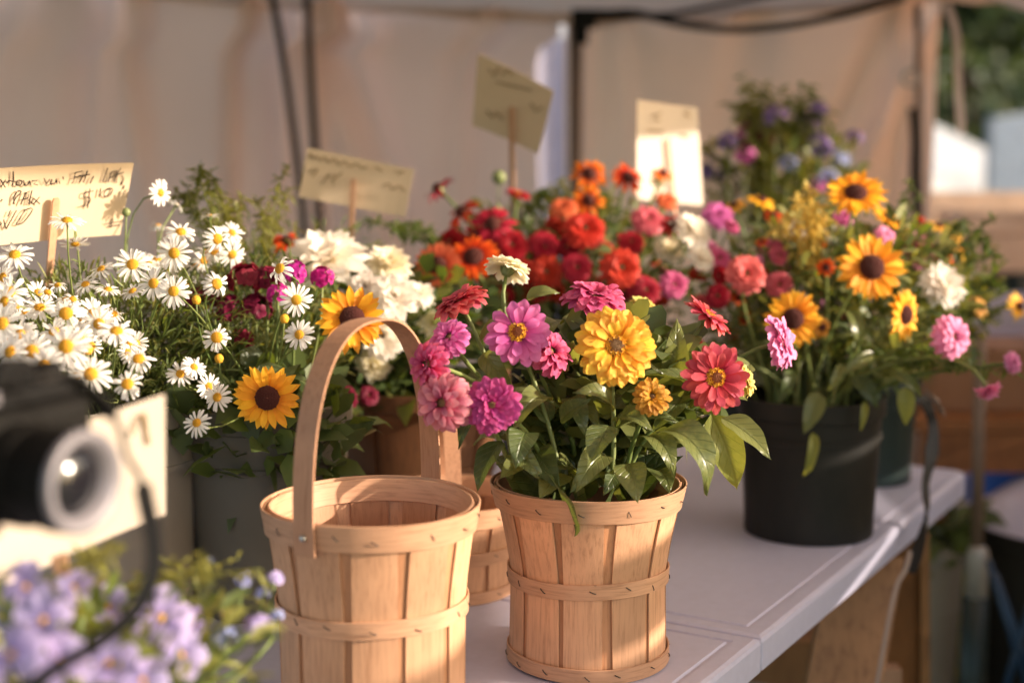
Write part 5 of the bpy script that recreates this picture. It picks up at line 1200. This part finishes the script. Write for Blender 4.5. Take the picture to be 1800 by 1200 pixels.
# drooping leaves over the black bucket's rim
BL = [((1440, 690, 2.06), (1412, 765, 2.04), 1.5, 'leaf'), ((1430, 760, 2.05), (1412, 838, 2.05), .8, 'leaf_yellow'), ((1520, 705, 2.05), (1512, 760, 2.04), .8, 'leaf_yellow'), ((1590, 680, 2.06), (1592, 750, 2.06), 1.5, 'leaf_yellow'), ((1390, 650, 2.06), (1370, 710, 2.05), 1.2, 'leaf_dark'), ((1480, 640, 2.02), (1455, 690, 2.0), 1.0, 'leaf'), ((1535, 620, 2.02), (1475, 660, 2.0), .9, 'leaf'), ((1560, 650, 2.03), (1620, 700, 2.02), .9, 'leaf'), ((1640, 630, 2.0), (1700, 655, 1.98), .9, 'leaf'), ((1500, 660, 2.05), (1545, 720, 2.03), 1.2, 'leaf_dark')]
lt = thing('leafy_stem', (.462, 2.165, .93), 'bare leafy stem whose leaves droop over the rim of the black bucket', 'leafy stem')
make_stem(lt, Vector((.462, 2.10, .93)), at(1500, 600, 2.08), Vector((0, 0, 1)), .0025)
for b, t_, wd, m_ in BL: leaf(lt, at(*b), at(*t_), wd, (0, -1, .3), 'lance', m_)

# little blooms massed between the named ones: nothing tells these apart
rs = random.Random(29)
for i in range(26):
    px, py = rs.uniform(765, 1190), rs.uniform(385, 525)
    flower(rs.choice(['double', 'rud', 'double']), px, py, 2.30 + rs.uniform(-.10, .06), rs.uniform(42, 58), (rs.gauss(0, .5), rs.uniform(-1, -.4), rs.uniform(0, .8)), rs.choice(['deepred', 'deepred', 'scarlet']),
        'small dark red bloom massed in the shade of the red bunch', 'zinnia', 'zinnia', 'small dark red blooms of the red bunch', 'red', False, None, 0, .0018)
for i in range(16):
    px, py = rs.uniform(1270, 1720), rs.uniform(390, 600)
    flower('rud', px, py, 2.24 + rs.uniform(-.1, .1), rs.uniform(24, 36), (rs.gauss(.2, .5), rs.uniform(-1, -.3), rs.uniform(0, .8)), rs.choice(['gold', 'orange', 'bicolor', 'yellow']),
        'tiny rusty coneflower scattered among the leaves of the sunflowers', 'coneflower', 'coneflower', 'tiny coneflowers among the sunflowers', 'black' if px < 1600 else 'green', False, None, 0, .0014)
for i in range(16):
    px, py = rs.uniform(1225, 1480), rs.uniform(395, 560)
    flower('double', px, py, 2.22 + rs.uniform(-.08, .1), rs.uniform(30, 46), (rs.gauss(.1, .5), rs.uniform(-1, -.3), rs.uniform(0, .8)), rs.choice(['coral', 'rose', 'palepink', 'cream', 'deepred']),
        'little pink or red bloom half sunk in the leaves left of the sunflowers', 'zinnia', 'zinnia', 'little blooms left of the sunflowers', 'black', False, None, 0, .0015)
# ------------------------------------------------------------------ wild sprays
def spray(px, py, D, label, bucket, tips, mat='fol_b', seed=0, size=.022, name='goldenrod', cat='goldenrod', fl=None, nl=70):
    bx, by, bz, br = BUCKETS[bucket]; b = Vector((bx, by, bz - .04)); t = thing(name, b, label, cat, 'wild sprays in the buckets'); r = random.Random(seed)
    p = at(px, py, D); mbs = MB(); mbl = MB()
    for tx, ty in tips:
        q = at(tx, ty, D + r.uniform(-.04, .04)); P = bez(b, b + Vector((0, 0, .15)), p + Vector((0, 0, (q.z - p.z) * .6)), q, 14); mbs.tube([x - b for x in P], .0016, 5, r1=.0007)
        for i in range(nl):
            u = r.uniform(.55, 1); x = P[min(14, int(u * 14))].lerp(P[min(14, int(u * 14) + 1)], r.random()); d = Vector((r.gauss(0, 1), r.gauss(0, 1), r.gauss(.1, .7))).normalized(); L = size * r.uniform(.5, 1.2)
            s = d.cross(Vector((0, 0, 1))).normalized() * L * .16; c = x - b
            mbl.add([c, c + d * L * .5 + s, c + d * L - Vector((0, 0, L * .25)), c + d * L * .5 - s], [(0, 1, 2, 3)])
    mbs.build('stem', M[mat], t, True); o = mbl.build('leaves', pm(fl) if fl else M[mat], t, False); o['kind'] = 'stuff'
    return t
spray(345, 420, 2.0, 'arching olive goldenrod spray against the tent wall above the daisies', 'grey', [(352, 290), (372, 300), (310, 335), (325, 325)], seed=1)
spray(390, 430, 2.05, 'second arching olive spray right of the taller one', 'grey', [(405, 360), (385, 335), (430, 345)], seed=2)
spray(470, 430, 2.1, 'thin olive spray standing before the dark tent struts', 'grey', [(505, 290), (515, 330), (455, 350), (470, 380)], seed=3, size=.018)
spray(1425, 420, 2.15, 'upright pale yellow goldenrod left of the topmost sunflower', 'black', [(1418, 330), (1400, 350), (1440, 360), (1380, 380), (1455, 380), (1420, 370), (1360, 400)], 'fol_b', 4, .022, fl='paleyellow')
spray(680, 400, 2.25, 'grey green spray behind the white dahlias', 'red', [(650, 385), (690, 395), (730, 390), (760, 400)], 'fol_a', 5)
spray(1000, 380, 2.45, 'green spray between the red coneflowers', 'red', [(965, 330), (985, 310), (1060, 330), (1080, 350)], 'fol_b', 6)
spray(1720, 430, 2.2, 'ragged green spray reaching out at the right of the bunch', 'green', [(1745, 385), (1735, 420), (1752, 450), (1690, 385), (1750, 500)], 'fol_a', 7)
spray(1640, 640, 2.0, 'leafy spray reaching out above the hanging black strap', 'black', [(1700, 640), (1740, 650), (1780, 650), (1690, 620)], 'fol_a', 8)
spray(1610, 340, 2.3, 'thin seed head spray beside the tent side pole', 'black', [(1600, 320), (1620, 345), (1590, 350)], 'fol_a', 9, .014)
# purple asters before the side wall
GA = 'purple asters before the tent side wall'
for i, (px, py, dia, c, lab) in enumerate(((1365, 205, 46, 'violet', 'purple aster highest in the left of the tall bunch'), (1440, 195, 34, 'violet', 'purple aster highest on the right of the tall bunch'), (1425, 215, 44, 'violet', 'faint purple aster in the centre of the tall bunch'), (1318, 240, 50, 'pink', 'mauve aster left in the tall bunch'), (1440, 260, 50, 'violet', 'bright purple aster right of centre in the tall bunch'), (1385, 292, 38, 'blue', 'blue aster in the lower middle of the tall bunch'), (1475, 285, 44, 'blue', 'blue aster at the right side of the tall bunch'), (1242, 300, 60, 'violet', 'purple aster beside the white sign'), (1455, 315, 40, 'blue', 'lowest blue aster above the topmost sunflower'), (1310, 275, 40, 'pink', 'mauve aster below the left mauve one'), (1345, 245, 40, 'plum', 'dark purple aster in the shaded heart of the tall bunch'), (1500, 245, 34, 'violet', 'small purple aster reaching farthest right'), (1440, 325, 34, 'pink', 'pinkish aster touching the lowest blue one'), (1280, 250, 38, 'violet', 'purple aster above the one beside the white sign'))):
    cluster(px, py, 3.0 + .05 * (i % 4), dia * 1.05, c, lab, 'aster', 'aster', GA, 'aster', 9, 40 + i, .42)
for i, tips in enumerate(([(1300, 130), (1310, 150), (1340, 150), (1290, 180)], [(1412, 150), (1440, 165), (1395, 175), (1460, 190)], [(1350, 190), (1370, 160), (1330, 200)])):
    spray(1350 + 40 * (i == 1), 300, 3.1, ('tall olive spray rising highest out of the purple asters', 'brownish spray on the right of the purple asters', 'olive spray between the other two in the purple asters')[i], 'aster', tips, ('fol_b', 'fol_a', 'fol_b')[i], 20 + i, .04)
# lavender flowers below the camera, out of focus
GL = 'lavender flowers below the black camera'
for i, (px, py, D, dia, n, c, lab) in enumerate((
 (282, 1085, 1.02, 110, (.1, -.9, .4), 'lavender', 'largest lavender flower right of the black strap'), (318, 1150, 1.0, 90, (.2, -.7, .6), 'lavender', 'lavender flower with yellow eye under the largest one'),
 (190, 1165, .95, 110, (0, -.7, .7), 'lavender', 'pale lavender flower at the bottom under the strap'), (75, 1090, .92, 110, (-.1, -.8, .5), 'lavender', 'lavender flower below the lit part of the white card'),
 (45, 1030, .95, 90, (-.1, -.8, .5), 'lavender', 'lavender flower touching the white card bottom'), (105, 1160, .90, 110, (0, -.8, .5), 'lavender', 'lavender flower left of the pale bottom one'),
 (190, 1065, 1.05, 80, (0, -.8, .5), 'lavender', 'dusky lavender flower inside the strap loop'), (335, 1095, 1.08, 60, (.6, -.6, .3), 'violet', 'violet flower seen sideways beyond the largest one'),
 (20, 1150, .88, 120, (-.2, -.8, .5), 'lavender', 'lavender flower cut by the bottom left corner'), (250, 1195, .95, 90, (0, -.7, .6), 'lavender', 'lavender flower cut by the bottom edge'),
 (130, 1030, 1.0, 70, (0, -.7, .6), 'lavender', 'small lavender flower between stake and card'))):
    flower('bell', px, py, D, dia * 1.12, n, c, lab, 'petunia', 'petunia', GL, 'lav', True, None, 1, .0016, 'lance', 'leaf_yellow', calyx=False)
GL2 = 'small blue and lilac flower heads at the basket'
for i, (px, py, D, dia, c, lab) in enumerate(((455, 1108, 1.12, 62, 'lavender', 'lilac flower head before the foot of the empty basket'), (398, 1122, 1.1, 44, 'blue', 'bluish flower head left of the lilac one'), (372, 1130, 1.08, 34, 'blue', 'small blue head below the bluish one'), (428, 1018, 1.16, 34, 'blue', 'small blue head high beside the basket'), (482, 1020, 1.16, 36, 'lavender', 'pale lilac head touching the side of the empty basket'), (462, 1043, 1.16, 26, 'blue', 'tiny blue head under the pale lilac one'), (400, 1083, 1.12, 28, 'palepink', 'tiny pale pink head left of the basket hoop'), (487, 1082, 1.15, 26, 'blue', 'tiny blue head against the basket stave'), (366, 990, 1.14, 26, 'blue', 'tiny blue head on the arching stem'), (320, 1040, 1.1, 30, 'palepink', 'tiny pale pink head above the largest lavender flower'))):
    cluster(px, py, D, dia, c, lab, 'lobelia', 'lobelia', GL2, 'lav', 8, 60 + i, .5)
spray(330, 1040, 1.12, 'arching yellow green stems between the strap and the empty basket', 'lav', [(360, 975), (420, 980), (460, 1000), (390, 1010), (440, 1050), (300, 990), (400, 1060), (480, 1070)], 'fol_b', 31, .018, nl=22)
spray(160, 1000, 1.05, 'yellow green stems under the sunlit white card', 'lav', [(150, 975), (190, 985), (220, 960), (120, 1020), (70, 1040)], 'fol_b', 32, .018, nl=22)

# ------------------------------------------------------------------ greenery that fills the bunches, dark leaf colour mixed in to deepen shadows
foliage('daisy_foliage', at(190, 610, 1.74), (.20, .10, .10), 3600, .026, ['fol_a', 'fol_b', 'stem'], 'fine feathery green leaves and stems among the white daisies', 'thin', 101, (-.525, 1.76, 1.0), 200)
foliage('foliage', at(410, 590, 1.84), (.16, .09, .11), 2200, .03, ['fol_a', 'fol_b', 'leaf_dark'], 'dark green stems and leaves behind the round daisy and plum heads', 'thin', 102, (-.318, 1.80, 1.0), 110)
foliage('foliage', at(470, 755, 1.72), (.115, .09, .07), 230, .048, ['leaf_dark', 'fol_a'], 'dark leaves spilling over the rim of the grey bucket', 'ovate', 103, (-.318, 1.80, 1.0), 20)
foliage('foliage', at(680, 610, 2.1), (.19, .12, .12), 900, .04, ['leaf_dark', 'fol_a', 'fol_b'], 'dark leaves under the white dahlias in the brown basket', 'ovate', 104, (-.20, 2.22, .95), 40)
foliage('foliage', at(990, 490, 2.44), (.23, .10, .145), 1900, .034, ['fol_a', 'fol_b', 'leaf_dark', 'stem_pale'], 'green leaves and stems among the red flowers', 'lance', 105, (.10, 2.36, .95), 110)
foliage('foliage', at(1470, 540, 2.22), (.21, .12, .15), 2300, .034, ['fol_a', 'fol_b', 'leaf_dark', 'stem_pale'], 'leaves and stems among the sunflowers of the black bucket', 'lance', 106, (.462, 2.165, .95), 110)
foliage('foliage', at(1640, 520, 2.4), (.11, .10, .12), 620, .034, ['fol_a', 'fol_b', 'leaf_dark'], 'leaves among the flowers of the dark green bucket', 'lance', 107, (.64, 2.53, .93), 50)
foliage('foliage', at(1370, 310, 3.15), (.17, .10, .13), 560, .05, ['fol_b', 'fol_a', 'fol_b'], 'leaves and stems of the purple asters', 'lance', 108, (.56, 3.15, .8), 60)
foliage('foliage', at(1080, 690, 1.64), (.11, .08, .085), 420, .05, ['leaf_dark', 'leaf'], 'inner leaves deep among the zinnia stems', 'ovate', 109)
foliage('foliage', at(170, 1150, 1.02), (.12, .08, .05), 220, .03, ['fol_a', 'fol_b', 'leaf_dark'], 'leaves among the lavender flowers below the camera', 'lance', 110, (-.36, 1.06, .88), 40)
foliage('foliage', at(480, 440, 2.15), (.16, .1, .05), 300, .03, ['fol_b', 'fol_a'], 'olive weeds behind the daisies at the foot of the tent wall', 'thin', 111, (-.318, 1.95, 1.0), 30)
